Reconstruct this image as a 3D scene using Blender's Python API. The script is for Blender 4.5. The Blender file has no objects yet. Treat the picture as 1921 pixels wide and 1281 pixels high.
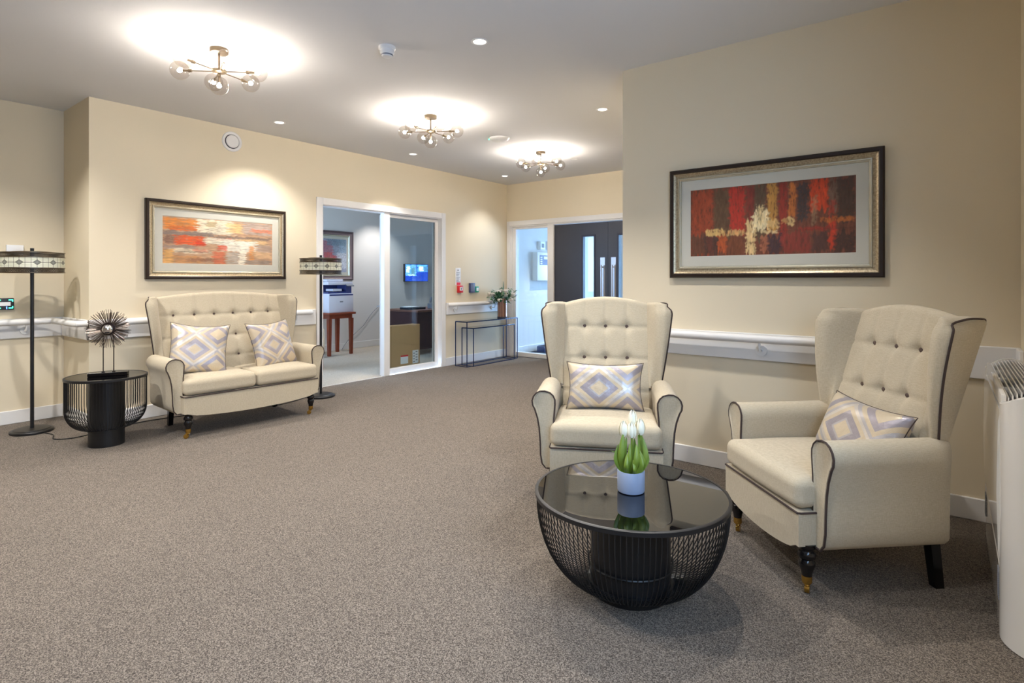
import bpy, bmesh, math, random
from mathutils import Vector, Matrix, noise
random.seed(7)
PI = math.pi
COL = bpy.context.scene.collection
S = bpy.context.scene

# ------------------------------------------------------------------ materials
def lin(c):
    if isinstance(c, (int, float)): c = (c, c, c)
    return tuple(((v / 255) / 12.92 if v / 255 <= .04045 else ((v / 255 + .055) / 1.055) ** 2.4) for v in c)
class N:
    def __init__(s, name):
        s.m = bpy.data.materials.new(name); s.m.use_nodes = True
        s.t = s.m.node_tree; s.t.nodes.clear()
        s.out = s.t.nodes.new('ShaderNodeOutputMaterial')
    def n(s, ty, ins=None, **kw):
        nd = s.t.nodes.new(ty)
        for k, v in kw.items(): setattr(nd, k, v)
        for k, v in (ins or {}).items():
            if isinstance(v, bpy.types.NodeSocket): s.t.links.new(v, nd.inputs[k])
            else: nd.inputs[k].default_value = v
        return nd
    def math(s, op, a, b=0.0, c=0.0):
        return s.n('ShaderNodeMath', {0: a, 1: b, 2: c}, operation=op).outputs[0]
    def ramp(s, fac, stops, interp='LINEAR'):
        r = s.n('ShaderNodeValToRGB', {0: fac}); cr = r.color_ramp; cr.interpolation = interp
        while len(cr.elements) < len(stops): cr.elements.new(.5)
        for e, (p, c) in zip(cr.elements, stops):
            e.position = p; e.color = (*lin(c), 1)
        return r.outputs[0]
    def end(s, sh): s.t.links.new(sh, s.out.inputs['Surface']); return s.m
def pbr(name, col, rough=.5, metal=0, bump=None, var=None, coat=0, spec=.5, ior=1.5, sheen=0):
    """bump=(scale, strength, dist)   var=(scale, amount)"""
    k = N(name); tc = k.n('ShaderNodeTexCoord').outputs['Object']
    ins = {'Roughness': rough, 'Metallic': metal, 'IOR': ior, 'Coat Weight': coat, 'Coat Roughness': .08, 'Specular IOR Level': spec, 'Sheen Weight': sheen}
    c = (*lin(col), 1)
    if var:
        no = k.n('ShaderNodeTexNoise', {'Vector': tc, 'Scale': var[0], 'Detail': 4.0}).outputs[0]
        f = k.math('MULTIPLY_ADD', no, 2 * var[1], 1 - var[1])
        mx = k.n('ShaderNodeVectorMath', {0: c[:3], 3: f}, operation='SCALE')
        ins['Base Color'] = mx.outputs[0]
    else: ins['Base Color'] = c
    if bump:
        no = k.n('ShaderNodeTexNoise', {'Vector': tc, 'Scale': bump[0], 'Detail': 3.0}).outputs[0]
        ins['Normal'] = k.n('ShaderNodeBump', {'Height': no, 'Strength': bump[1], 'Distance': bump[2]}).outputs[0]
    return k.end(k.n('ShaderNodeBsdfPrincipled', ins).outputs[0])
def emit(name, col, st):
    k = N(name); return k.end(k.n('ShaderNodeEmission', {'Color': (*lin(col), 1), 'Strength': st}).outputs[0])
def thinglass(name, tint=(250, 252, 252), ior=1.5, rough=0.0, boost=1.0):
    k = N(name)
    bf = k.n('ShaderNodeNewGeometry').outputs['Backfacing']
    fr = k.n('ShaderNodeFresnel', {'IOR': k.math('MULTIPLY_ADD', bf, 1 / ior - ior, ior)}).outputs[0]
    fr = k.math('MULTIPLY', fr, boost)
    t = k.n('ShaderNodeBsdfTransparent', {'Color': (*lin(tint), 1)}).outputs[0]
    g = k.n('ShaderNodeBsdfGlossy', {'Roughness': rough}).outputs[0]
    return k.end(k.n('ShaderNodeMixShader', {0: fr, 1: t, 2: g}).outputs[0])
M = {}
M['wall'] = pbr('wall_paint', (226, 213, 187), .85, bump=(180, .08, .002))
M['wallcool'] = pbr('office_wall_paint', (226, 224, 222), .85, bump=(180, .08, .002))
M['ceil'] = pbr('ceiling_paint', (220, 220, 222), .9, bump=(120, .05, .002))
M['white'] = pbr('white_satin_paint', (232, 230, 228), .38, bump=(60, .03, .002))
M['plastic'] = pbr('white_plastic', (235, 235, 235), .3)
M['black'] = pbr('black_powder_coat', (22, 22, 24), .42)
M['blackwood'] = pbr('black_lacquered_wood', (14, 12, 14), .18)
M['brass'] = pbr('brass', (200, 160, 80), .25, 1)
M['steel'] = pbr('brushed_steel', (190, 192, 198), .35, .9)
M['chrome'] = pbr('polished_chrome', (225, 225, 228), .06, 1)
M['bronze'] = pbr('dark_bronze_metal', (112, 98, 80), .38, .85)
M['spike'] = pbr('antique_metal_spike', (120, 108, 100), .3, .9)
M['smoke'] = pbr('dark_metal_disc', (60, 50, 48), .3, .8)
M['piping'] = pbr('dark_brown_piping', (62, 48, 44), .8)
M['button'] = pbr('brown_fabric_button', (92, 76, 70), .8, bump=(400, .3, .002))
M['door'] = pbr('charcoal_door_paint', (58, 60, 70), .4, bump=(50, .04, .002))
M['frameblack'] = pbr('dark_door_edge', (38, 40, 60), .4)
M['glass'] = thinglass('clear_window_glass', (238, 246, 250))
M['tableglass'] = thinglass('blue_tinted_table_glass', (170, 195, 232), boost=1.6)
M['picglass'] = thinglass('picture_glass', boost=.55)
M['globe'] = thinglass('smoked_globe_glass', (244, 241, 238), 1.5, 0, 1.0)
M['blackglass'] = pbr('black_glass', (6, 6, 8), .015, spec=.9, ior=1.62)
M['redwood'] = pbr('reddish_wood', (134, 62, 40), .4, var=(14, .25))
M['darkwood'] = pbr('dark_brown_desk_wood', (74, 46, 46), .4, var=(9, .2))
M['card'] = pbr('brown_cardboard', (196, 156, 110), .8, var=(6, .06))
M['red'] = pbr('red_plastic', (214, 40, 48), .35)
M['paper'] = pbr('white_paper', (240, 240, 242), .8)
M['mountboard'] = pbr('off_white_mount_board', (214, 207, 194), .8)
M['ink'] = pbr('dark_print', (60, 62, 80), .8)
M['bluegrey'] = pbr('slate_blue_plastic', (76, 86, 128), .4)
M['green'] = pbr('green_plastic', (60, 170, 140), .4)
M['mattgrey'] = pbr('grey_plastic', (120, 124, 135), .5)
M['darkgrey'] = pbr('dark_grey_plastic', (40, 44, 54), .5)
M['cable'] = pbr('black_rubber_cable', (20, 20, 22), .5)
M['copper'] = pbr('copper_lustre', (168, 120, 100), .25, .7)
M['bulb'] = emit('glowing_warm_bulb', (255, 246, 234), 360)
M['spotlit'] = emit('lit_downlight_lens', (255, 246, 232), 3)
M['led'] = emit('green_led', (60, 255, 170), 3)
M['ledblue'] = emit('blue_led', (80, 120, 255), 3)
M['petal'] = pbr('white_tulip_petal', (246, 240, 216), .5)
M['leaf'] = pbr('green_tulip_leaf', (118, 140, 46), .45, var=(30, .25))
M['leafdark'] = pbr('dark_green_foliage', (60, 110, 76), .5, var=(30, .25))
M['moss'] = pbr('bright_green_moss', (130, 190, 50), .8, bump=(150, .6, .01))
M['pot'] = pbr('pale_grey_ceramic', (152, 164, 188), .5, bump=(40, .1, .002))
M['bloom'] = pbr('cream_flower_petal', (242, 232, 222), .6)

def fabric():
    k = N('cream_linen_fabric'); tc = k.n('ShaderNodeTexCoord').outputs['Object']
    mp = k.n('ShaderNodeMapping', {'Vector': tc, 'Scale': (60, 60, 700)}).outputs[0]
    a = k.n('ShaderNodeTexNoise', {'Vector': mp, 'Scale': 1.0, 'Detail': 2.0}).outputs[0]
    mp2 = k.n('ShaderNodeMapping', {'Vector': tc, 'Scale': (700, 700, 60)}).outputs[0]
    b = k.n('ShaderNodeTexNoise', {'Vector': mp2, 'Scale': 1.0, 'Detail': 2.0}).outputs[0]
    w = k.math('ADD', a, b)
    col = k.ramp(k.math('MULTIPLY', w, .5), [(.3, (176, 163, 139)), (.7, (204, 192, 169))])
    bp = k.n('ShaderNodeBump', {'Height': w, 'Strength': .25, 'Distance': .002}).outputs[0]
    return k.end(k.n('ShaderNodeBsdfPrincipled', {'Base Color': col, 'Roughness': .92, 'Normal': bp, 'Sheen Weight': .15, 'Specular IOR Level': .2}).outputs[0])
M['fabric'] = fabric()
def carpet(name, c1, c2, c3):
    k = N(name); tc = k.n('ShaderNodeTexCoord').outputs['Object']
    a = k.n('ShaderNodeTexNoise', {'Vector': tc, 'Scale': 210.0, 'Detail': 3.0, 'Roughness': .65}).outputs[0]
    v = k.n('ShaderNodeTexVoronoi', {'Vector': tc, 'Scale': 300.0}).outputs['Color']
    vv = k.n('ShaderNodeSeparateColor', {0: v}).outputs[0]
    mixf = k.math('ADD', k.math('MULTIPLY', a, .7), k.math('MULTIPLY', vv, .3))
    col = k.ramp(mixf, [(.34, c1), (.5, c2), (.66, c3)])
    big = k.n('ShaderNodeTexNoise', {'Vector': tc, 'Scale': 1.6, 'Detail': 4.0}).outputs[0]
    col = k.n('ShaderNodeVectorMath', {0: col, 3: k.math('MULTIPLY_ADD', big, .22, .89)}, operation='SCALE').outputs[0]
    bp = k.n('ShaderNodeBump', {'Height': mixf, 'Strength': .55, 'Distance': .006}).outputs[0]
    return k.end(k.n('ShaderNodeBsdfPrincipled', {'Base Color': col, 'Roughness': .95, 'Normal': bp, 'Specular IOR Level': .15, 'Sheen Weight': .1}).outputs[0])
M['carpet'] = carpet('taupe_flecked_carpet', (57, 50, 44), (104, 94, 84), (148, 137, 125))
M['officecarpet'] = carpet('pale_beige_office_carpet', (150, 136, 118), (190, 178, 160), (214, 204, 190))
M['mat'] = carpet('dark_entrance_matting', (30, 34, 48), (50, 56, 74), (78, 84, 100))

def cushion_mat():
    k = N('silver_diamond_jacquard'); tc = k.n('ShaderNodeTexCoord').outputs['Object']
    sx = k.n('ShaderNodeSeparateXYZ', {0: tc})
    def tri(s, per, off=0):
        f = k.math('FRACT', k.math('MULTIPLY_ADD', s, 1 / per, off + .5))
        return k.math('ABSOLUTE', k.math('SUBTRACT', f, .5))
    u = tri(sx.outputs[0], .33, .10); v = tri(sx.outputs[2], .27, .06)
    d = k.math('ADD', u, v)          # 0 centre .. 1
    st = k.math('FRACT', k.math('MULTIPLY', k.math('ADD', sx.outputs[0], sx.outputs[2]), 160.0))
    beige = (205, 188, 160); silver = (186, 182, 184); lilac = (166, 159, 166); pale = (214, 206, 196)
    col = k.ramp(d, [(0, beige), (.16, silver), (.20, lilac), (.34, beige), (.43, pale), (.50, silver), (.57, beige), (.66, lilac), (.80, beige)], 'CONSTANT')
    lum = k.n('ShaderNodeVectorMath', {0: col, 3: k.math('MULTIPLY_ADD', st, .16, .9)}, operation='SCALE').outputs[0]
    mt = k.n('ShaderNodeValToRGB', {0: d}); cr = mt.color_ramp; cr.interpolation = 'CONSTANT'
    for _ in range(6): cr.elements.new(.5)
    for e, (p, c) in zip(cr.elements, [(0, .1), (.16, .5), (.34, .1), (.43, .5), (.50, .5), (.57, .1), (.66, .45), (.80, .1)]):
        e.position = p; e.color = (c, c, c, 1)
    w = k.n('ShaderNodeTexNoise', {'Vector': tc, 'Scale': 14.0, 'Detail': 3.0}).outputs[0]
    h = k.math('ADD', k.math('MULTIPLY', st, .05), w)
    bp = k.n('ShaderNodeBump', {'Height': h, 'Strength': .35, 'Distance': .02}).outputs[0]
    return k.end(k.n('ShaderNodeBsdfPrincipled', {'Base Color': lum, 'Metallic': mt.outputs[0], 'Roughness': .38, 'Normal': bp, 'Sheen Weight': .2}).outputs[0])
M['cushion'] = cushion_mat()

def leaded():
    k = N('leaded_mica_panel'); uv = k.n('ShaderNodeTexCoord').outputs['UV']
    s = k.n('ShaderNodeSeparateXYZ', {0: uv})
    U = k.math('FRACT', k.math('MULTIPLY', s.outputs[0], 12.0)); V = s.outputs[1]
    du = k.math('ABSOLUTE', k.math('SUBTRACT', U, .5)); dv = k.math('ABSOLUTE', k.math('SUBTRACT', V, .5))
    dd = k.math('ADD', k.math('MULTIPLY', du, 4.4), k.math('MULTIPLY', dv, 4.2))
    inside = k.math('LESS_THAN', dd, 1.0)
    ring = k.math('LESS_THAN', k.math('ABSOLUTE', k.math('SUBTRACT', dd, 1.0)), .09)
    ring2 = k.math('LESS_THAN', k.math('ABSOLUTE', k.math('SUBTRACT', dd, .6)), .05)
    outside = k.math('GREATER_THAN', dd, 1.0)
    ln = k.math('LESS_THAN', k.math('ABSOLUTE', k.math('SUBTRACT', k.math('FRACT', k.math('MULTIPLY', U, 3.0)), .5)), .032)
    hz = k.math('LESS_THAN', dv, .022)
    mid = k.math('LESS_THAN', du, .012)
    lines = k.math('MULTIPLY', k.math('MAXIMUM', k.math('MAXIMUM', ln, hz), mid), outside)
    lead = k.math('MAXIMUM', k.math('MAXIMUM', lines, ring), ring2)
    no = k.n('ShaderNodeTexNoise', {'Vector': uv, 'Scale': 9.0, 'Detail': 5.0}).outputs[0]
    base = k.ramp(no, [(.3, (222, 224, 204)), (.7, (246, 246, 232))])
    c = k.n('ShaderNodeMix', {0: inside, 6: base, 7: (*lin((150, 152, 144)), 1)}, data_type='RGBA').outputs[2]
    c = k.n('ShaderNodeMix', {0: lead, 6: c, 7: (*lin((70, 64, 52)), 1)}, data_type='RGBA').outputs[2]
    p = k.n('ShaderNodeBsdfPrincipled', {'Base Color': c, 'Roughness': .35}).outputs[0]
    t = k.n('ShaderNodeBsdfTranslucent', {'Color': c}).outputs[0]
    return k.end(k.n('ShaderNodeMixShader', {0: .35, 1: p, 2: t}).outputs[0])
M['leaded'] = leaded()
def perf():
    k = N('perforated_bronze_band'); uv = k.n('ShaderNodeTexCoord').outputs['UV']
    s = k.n('ShaderNodeSeparateXYZ', {0: uv})
    a = k.math('FRACT', k.math('ADD', k.math('MULTIPLY', s.outputs[0], 150.0), k.math('MULTIPLY', s.outputs[1], 2.0)))
    b = k.math('FRACT', k.math('SUBTRACT', k.math('MULTIPLY', s.outputs[0], 150.0), k.math('MULTIPLY', s.outputs[1], 2.0)))
    hole = k.math('MULTIPLY', k.math('GREATER_THAN', a, .42), k.math('GREATER_THAN', b, .42))
    p = k.n('ShaderNodeBsdfPrincipled', {'Base Color': (*lin((50, 42, 34)), 1), 'Roughness': .4, 'Metallic': .6}).outputs[0]
    t = k.n('ShaderNodeBsdfTransparent').outputs[0]
    return k.end(k.n('ShaderNodeMixShader', {0: hole, 1: p, 2: t}).outputs[0])
M['perf'] = perf()
def frame_mat():
    k = N('antiqued_silver_gilt'); tc = k.n('ShaderNodeTexCoord').outputs['Object']
    no = k.n('ShaderNodeTexNoise', {'Vector': tc, 'Scale': 110.0, 'Detail': 6.0}).outputs[0]
    col = k.ramp(no, [(.3, (142, 124, 98)), (.6, (184, 168, 138))])
    return k.end(k.n('ShaderNodeBsdfPrincipled', {'Base Color': col, 'Metallic': .65, 'Roughness': .38}).outputs[0])
M['gilt'] = frame_mat()
M['giltlight'] = pbr('pale_silver_bead', (214, 206, 184), .25, .7)
M['frameouter'] = pbr('dark_brown_frame_edge', (44, 32, 26), .35, .2)
def vcol(name, rough=.6):
    k = N(name); a = k.n('ShaderNodeAttribute', attribute_name='paint').outputs['Color']
    return k.end(k.n('ShaderNodeBsdfPrincipled', {'Base Color': a, 'Roughness': rough}).outputs[0])
M['paint'] = vcol('printed_abstract')
def screen_mat():
    k = N('television_picture'); a = k.n('ShaderNodeAttribute', attribute_name='paint').outputs['Color']
    return k.end(k.n('ShaderNodeEmission', {'Color': a, 'Strength': 1.1}).outputs[0])
M['screen'] = screen_mat()
def stripes():
    k = N('ribbed_copper_glass'); tc = k.n('ShaderNodeTexCoord').outputs['Object']
    s = k.n('ShaderNodeSeparateXYZ', {0: tc})
    ang = k.math('ARCTAN2', s.outputs[1], s.outputs[0])
    f = k.math('SINE', k.math('MULTIPLY', ang, 18.0))
    col = k.ramp(k.math('MULTIPLY_ADD', f, .5, .5), [(.2, (96, 66, 60)), (.8, (206, 164, 146))])
    return k.end(k.n('ShaderNodeBsdfPrincipled', {'Base Color': col, 'Metallic': .45, 'Roughness': .2}).outputs[0])
M['vase'] = stripes()

# ------------------------------------------------------------------ mesh helpers
def finish(bm, ang=35):
    bmesh.ops.recalc_face_normals(bm, faces=bm.faces)
    for f in bm.faces: f.smooth = True
    for e in bm.edges:
        if len(e.link_faces) == 2 and e.calc_face_angle(0) > math.radians(ang): e.smooth = False
def obj(name, bm, m, parent=None, ang=35, recalc=True):
    if recalc: finish(bm, ang)
    me = bpy.data.meshes.new(name); bm.to_mesh(me); bm.free()
    for mm in (m if isinstance(m, (list, tuple)) else [m]): me.materials.append(M[mm] if isinstance(mm, str) else mm)
    o = bpy.data.objects.new(name, me); COL.objects.link(o)
    if parent: o.parent = parent
    return o
def tag(o, label, cat, group=None):
    o['label'] = label; o['category'] = cat
    if group: o['group'] = group
    return o
def thing(name, label, cat, loc=(0, 0, 0), rz=0, group=None):
    o = bpy.data.objects.new(name, None); COL.objects.link(o); o.empty_display_size = .1
    o.location = loc; o.rotation_euler = (0, 0, rz)
    return tag(o, label, cat, group)
def struct(name, bm, m, parent=None, ang=35):
    o = obj(name, bm, m, parent, ang)
    if not parent: o['kind'] = 'structure'
    return o
def dup(root, loc, rz, label):
    r = root.copy(); COL.objects.link(r); r.location = loc; r.rotation_euler = (0, 0, rz); r['label'] = label
    for ch in list(root.children):
        c = ch.copy(); COL.objects.link(c); c.parent = r
        for g in ch.children:
            d = g.copy(); COL.objects.link(d); d.parent = c
    return r
def BM(): return bmesh.new()
def box(bm, x0, x1, y0, y1, z0, z1, bev=0, seg=2, mi=0):
    vs = [bm.verts.new((x, y, z)) for x in (x0, x1) for y in (y0, y1) for z in (z0, z1)]
    q = [(0, 1, 3, 2), (4, 6, 7, 5), (0, 4, 5, 1), (2, 3, 7, 6), (0, 2, 6, 4), (1, 5, 7, 3)]
    fs = [bm.faces.new([vs[i] for i in f]) for f in q]
    for f in fs: f.material_index = mi
    if bev:
        es = {e for f in fs for e in f.edges}
        r = bmesh.ops.bevel(bm, geom=list(es), offset=bev, segments=seg, profile=.5, affect='EDGES')
        for f in r['faces']: f.material_index = mi
    return bm
def lathe(bm, prof, seg=32, c=(0, 0, 0), mi=0, close=False, cap=True, arc=2 * PI):
    rings = []
    n = seg
    for r, z in prof:
        rings.append([bm.verts.new((c[0] + max(r, 1e-5) * math.cos(2 * PI * i / n), c[1] + max(r, 1e-5) * math.sin(2 * PI * i / n), c[2] + z)) for i in range(n)])
    pr = list(zip(rings, rings[1:]))
    if close: pr.append((rings[-1], rings[0]))
    for a, b in pr:
        for i in range(n):
            j = (i + 1) % n
            bm.faces.new((a[i], a[j], b[j], b[i])).material_index = mi
    if cap and not close:
        bm.faces.new(rings[0][::-1]).material_index = mi
        bm.faces.new(rings[-1]).material_index = mi
    return bm
def tube(bm, pts, r, seg=6, closed=False, mi=0, rad=None):
    pts = [Vector(p) for p in pts]; n = len(pts)
    def tan(i):
        if closed: return (pts[(i + 1) % n] - pts[i - 1]).normalized()
        return (pts[min(i + 1, n - 1)] - pts[max(i - 1, 0)]).normalized()
    t = tan(0); up = Vector((0, 0, 1)) if abs(t.z) < .9 else Vector((1, 0, 0))
    nrm = (up - up.dot(t) * t).normalized(); rings = []
    for i in range(n):
        t = tan(i); nrm = (nrm - nrm.dot(t) * t)
        nrm = nrm.normalized() if nrm.length > 1e-6 else t.orthogonal().normalized()
        b = t.cross(nrm); rr = rad[i] if rad else r
        rings.append([bm.verts.new(pts[i] + rr * (math.cos(2 * PI * k / seg) * nrm + math.sin(2 * PI * k / seg) * b)) for k in range(seg)])
    pr = list(zip(rings, rings[1:])) + ([(rings[-1], rings[0])] if closed else [])
    for a, b in pr:
        for k in range(seg):
            bm.faces.new((a[k], a[(k + 1) % seg], b[(k + 1) % seg], b[k])).material_index = mi
    if not closed:
        bm.faces.new(rings[0][::-1]).material_index = mi; bm.faces.new(rings[-1]).material_index = mi
    return bm
def rod(bm, a, b, r, seg=10, mi=0): return tube(bm, [a, b], r, seg, mi=mi)
def prism(bm, poly, axis, a, b, mi=0):
    """poly in the two other axes, extruded along axis from a to b"""
    def P(p, t):
        return {'x': (t, p[0], p[1]), 'y': (p[0], t, p[1]), 'z': (p[0], p[1], t)}[axis]
    v0 = [bm.verts.new(P(p, a)) for p in poly]; v1 = [bm.verts.new(P(p, b)) for p in poly]
    n = len(poly)
    for i in range(n): bm.faces.new((v0[i], v0[(i + 1) % n], v1[(i + 1) % n], v1[i])).material_index = mi
    bm.faces.new(v0[::-1]).material_index = mi; bm.faces.new(v1).material_index = mi
    return bm
def loft(bm, rings, cap=True, closed=True, mi=0):
    R = [[bm.verts.new(p) for p in r] for r in rings]; n = len(R[0])
    for a, b in zip(R, R[1:]):
        for i in range(n if closed else n - 1):
            bm.faces.new((a[i], a[(i + 1) % n], b[(i + 1) % n], b[i])).material_index = mi
    if cap:
        bm.faces.new(R[0][::-1]); bm.faces.new(R[-1])
    return bm
def axis_coords(h, r, k, n):
    a = [-h + r * (1 - math.cos(PI / 2 * i / k)) if False else -h + r * i / k for i in range(k)]
    m = [-h + r + (2 * h - 2 * r) * i / n for i in range(n + 1)]
    return a + m + [-v for v in a[::-1]]
def rbox(bm, hx, hy, hz, r, c=(0, 0, 0), k=4, n=8, fn=None, mi=0):
    r = min(r, hx, hy, hz)
    A = [axis_coords(h, r, k, n) for h in (hx, hy, hz)]
    cache = {}
    def V(x, y, z):
        key = (round(x, 6), round(y, 6), round(z, 6))
        if key in cache: return cache[key]
        q = Vector((max(-hx + r, min(hx - r, x)), max(-hy + r, min(hy - r, y)), max(-hz + r, min(hz - r, z))))
        d = Vector((x, y, z)) - q
        p = q + (d.normalized() * r if d.length > 1e-9 else Vector())
        if fn: p = Vector(fn(p))
        cache[key] = bm.verts.new(p + Vector(c)); return cache[key]
    for ax in range(3):
        u, v = [i for i in range(3) if i != ax]
        for s in (-1, 1):
            f = (hx, hy, hz)[ax] * s
            for i in range(len(A[u]) - 1):
                for j in range(len(A[v]) - 1):
                    qs = []
                    for (a, b) in ((i, j), (i + 1, j), (i + 1, j + 1), (i, j + 1)):
                        p = [0, 0, 0]; p[ax] = f; p[u] = A[u][a]; p[v] = A[v][b]; qs.append(V(*p))
                    if len(set(qs)) == 4: bm.faces.new(qs).material_index = mi
    return bm
def catmull(pts, n=6, closed=False):
    P = [Vector(p) for p in pts]; out = []; m = len(P)
    rng = range(m) if closed else range(m - 1)
    for i in rng:
        if closed: a, b, c, d = P[i - 1], P[i], P[(i + 1) % m], P[(i + 2) % m]
        else: a, b, c, d = P[max(i - 1, 0)], P[i], P[i + 1], P[min(i + 2, m - 1)]
        for k in range(n):
            t = k / n
            out.append(.5 * ((2 * b) + (c - a) * t + (2 * a - 5 * b + 4 * c - d) * t * t + (3 * b - a - 3 * c + d) * t ** 3))
    if not closed: out.append(P[-1])
    return out
def ball(bm, c, r, seg=16, rings=10, sz=1, mi=0):
    prof = [(r * math.sin(PI * i / rings), -r * sz * math.cos(PI * i / rings)) for i in range(rings + 1)]
    return lathe(bm, prof, seg, c, mi, cap=False)
def xf(bm, mat): bmesh.ops.transform(bm, matrix=mat, verts=bm.verts); return bm
def quad(bm, pts): bm.faces.new([bm.verts.new(p) for p in pts]); return bm

# ------------------------------------------------------------------ room dimensions
XA, YE, YB, XC, XR, YR, H = -5.71, 7.25, 3.79, .285, -6.40, 1.58, 2.78
YK = -3.6                      # wall behind the camera
T = .12
# floor and ceiling
b = BM(); box(b, XR - T, XA - .02, YK - T, YR + T, -.1, 0); box(b, XA - .02, XC + T, YK - T, YE, -.1, 0); struct('floor', b, 'carpet')
b = BM(); box(b, -8.6, XA - T, 3.0, 8.4, -.1, -.001); box(b, XA - T, XA - .02, 3.816, 4.75, -.1, .0); struct('floor_office', b, 'officecarpet')
b = BM(); box(b, XA + .02, -1.2, YE, 11.2, -.1, 0.0); struct('floor_lobby', b, 'mat')
b = BM(); box(b, -8.6, XC + T, YK - T, 11.2, H, H + .1); struct('ceiling', b, 'ceil')
# left wall with the office opening
OY0, OY1, OZ = 3.77, 5.745, 2.125
b = BM()
box(b, XA - T, XA, YR, OY0, 0, H); box(b, XA - T, XA, OY1, YE, 0, H); box(b, XA - T, XA, OY0, OY1, OZ, H)
struct('wall_left', b, 'wall')
b = BM(); box(b, XR - T, XA - T, YR, YR + T, 0, H); struct('wall_recess_side', b, 'wall')
b = BM(); box(b, XR - T, XR, YK, YR, 0, H); struct('wall_recess', b, 'wall')
# end wall with glazed entrance
EX0, EX1, EZ = -5.655, -2.90, 2.115
b = BM()
box(b, XA, EX0, YE, YE + T, 0, H); box(b, EX1, -1.2, YE, YE + T, 0, H); box(b, EX0, EX1, YE, YE + T, EZ, H)
struct('wall_end', b, 'wall')
b = BM(); box(b, -1.9, XC + T, YB, YB + T, 0, H); box(b, -1.9, -1.9 + T, YB + T, YE, 0, H); struct('wall_right', b, 'wall')
# window wall beside the radiator: opening y .3..2.9
WY0, WY1, WZ0, WZ1 = -.1, 1.7, 1.0, 1.95
b = BM()
box(b, XC, XC + T, YK, WY0, 0, H); box(b, XC, XC + T, WY1, YB, 0, H); box(b, XC, XC + T, WY0, WY1, 0, WZ0); box(b, XC, XC + T, WY0, WY1, WZ1, H)
struct('wall_window_side', b, 'wall')
b = BM(); box(b, XR, XC, YK - T, YK, 0, H); struct('wall_back', b, 'wall')
def window(name, axis, p, a0, a1, z0, z1, nm=3):
    b = BM(); w = .05; d = .03
    def bx(a, c, e, f):
        if axis == 'x': box(b, p - d, p + d, a, c, e, f)
        else: box(b, a, c, p - d, p + d, e, f)
    bx(a0, a1, z0, z0 + w); bx(a0, a1, z1 - w, z1)
    for i in range(nm + 1):
        q = a0 + (a1 - a0 - w) * i / nm; bx(q, q + w, z0 + w, z1 - w)
    o = struct(name, b, 'white')
    b = BM()
    if axis == 'x': quad(b, [(p, a0, z0), (p, a1, z0), (p, a1, z1), (p, a0, z1)])
    else: quad(b, [(a0, p, z0), (a1, p, z0), (a1, p, z1), (a0, p, z1)])
    obj('pane', b, 'glass', o)
window('window_1', 'x', XC + .07, WY0, WY1, WZ0, WZ1)
# office shell
b = BM(); box(b, -8.6, -8.48, 2.9, 8.5, 0, H); struct('wall_office_back', b, 'wallcool')
b = BM(); box(b, -8.48, XA - T, 8.3, 8.42, 0, H); struct('wall_office_right', b, 'wallcool')
b = BM()
box(b, -8.48, XA - T, 2.9, 3.02, 0, .9); box(b, -8.48, XA - T, 2.9, 3.02, 2.3, H); box(b, -8.48, -8.2, 2.9, 3.02, .9, 2.3); box(b, -6.2, XA - T, 2.9, 3.02, .9, 2.3)
struct('wall_office_left', b, 'wallcool')
window('window_3', 'y', 2.96, -8.2, -6.2, .9, 2.3, 2)
# lobby shell
b = BM(); box(b, XA - T, XA + .02, YE + T, 11.2, 0, H); struct('wall_lobby_left', b, 'wallcool')
b = BM(); box(b, -1.9, -1.78, YE + T, 11.2, 0, H); struct('wall_lobby_right', b, 'wallcool')
b = BM(); box(b, XA, -4.6, 11.0, 11.1, 0, H); box(b, -4.6, -1.9, 11.0, 11.1, 2.4, H); struct('wall_lobby_end', b, 'wallcool')
window('window_4', 'y', 11.05, -4.6, -1.9, 0, 2.4, 3)

# baseboards
def bb(name, pieces):
    b = BM()
    for p in pieces: box(b, *p, 0.0, .115, .004, 1)
    struct(name, b, 'white')
bt = .016
bb('baseboard_left', [(XA, XA + bt, YR - bt, 3.70), (XA, XA + bt, 5.815, YE)])
bb('baseboard_recess', [(XR, XR + bt, YK, YR), (XR, XA + bt, YR - bt, YR)])
bb('baseboard_end', [(XA, -5.66, YE - bt, YE), (-2.9 + .07, -1.9, YE - bt, YE)])
bb('baseboard_right', [(-1.9 - bt, XC, YB - bt, YB), (-1.9 - bt, -1.9, YB - bt, YE)])
bb('baseboard_window_side', [(XC - bt, XC, YK, YB)])
bb('baseboard_office', [(-8.48, -8.48 + bt, 3.02, 8.3), (-8.48, XA - T, 8.3 - bt, 8.3), (XA - T - bt, XA - T, 5.8, 8.3)])
bb('baseboard_lobby', [(XA + .02, XA + .02 + bt, YE + T, 11.0)])

# office screen: architrave, linings, mullion, pane
b = BM(); at = .02; aw = .08
box(b, XA, XA + at, 3.732, 3.732 + aw, 0, 2.185, .003, 1); box(b, XA, XA + at, 5.735, 5.815, 0, 2.185, .003, 1); box(b, XA, XA + at, 3.732 + aw, 5.735, 2.105, 2.185, .003, 1)
struct('trim_1', b, 'white')
b = BM()
box(b, XA - T, XA, OY0, 3.81, 0, OZ); box(b, XA - T, XA, 5.735, OY1 + .0, 0, OZ); box(b, XA - T, XA, 3.81, 5.735, 2.095, OZ)
box(b, XA - .08, XA - .005, 4.72, 4.815, 0, 2.095, .004, 1)            # mullion
box(b, XA - T, XA - .06, 4.80, 5.735, 0, .075, .004, 1)
box(b, XA - T, XA - .06, 4.80, 5.735, 2.05, 2.095, .004, 1)
box(b, XA - T, XA - .06, 5.68, 5.735, .075, 2.05); box(b, XA - T, XA - .06, 4.80, 4.835, .075, 2.05)
box(b, XA - .018, XA - .008, 3.81, 4.69, 0, .006)
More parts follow.
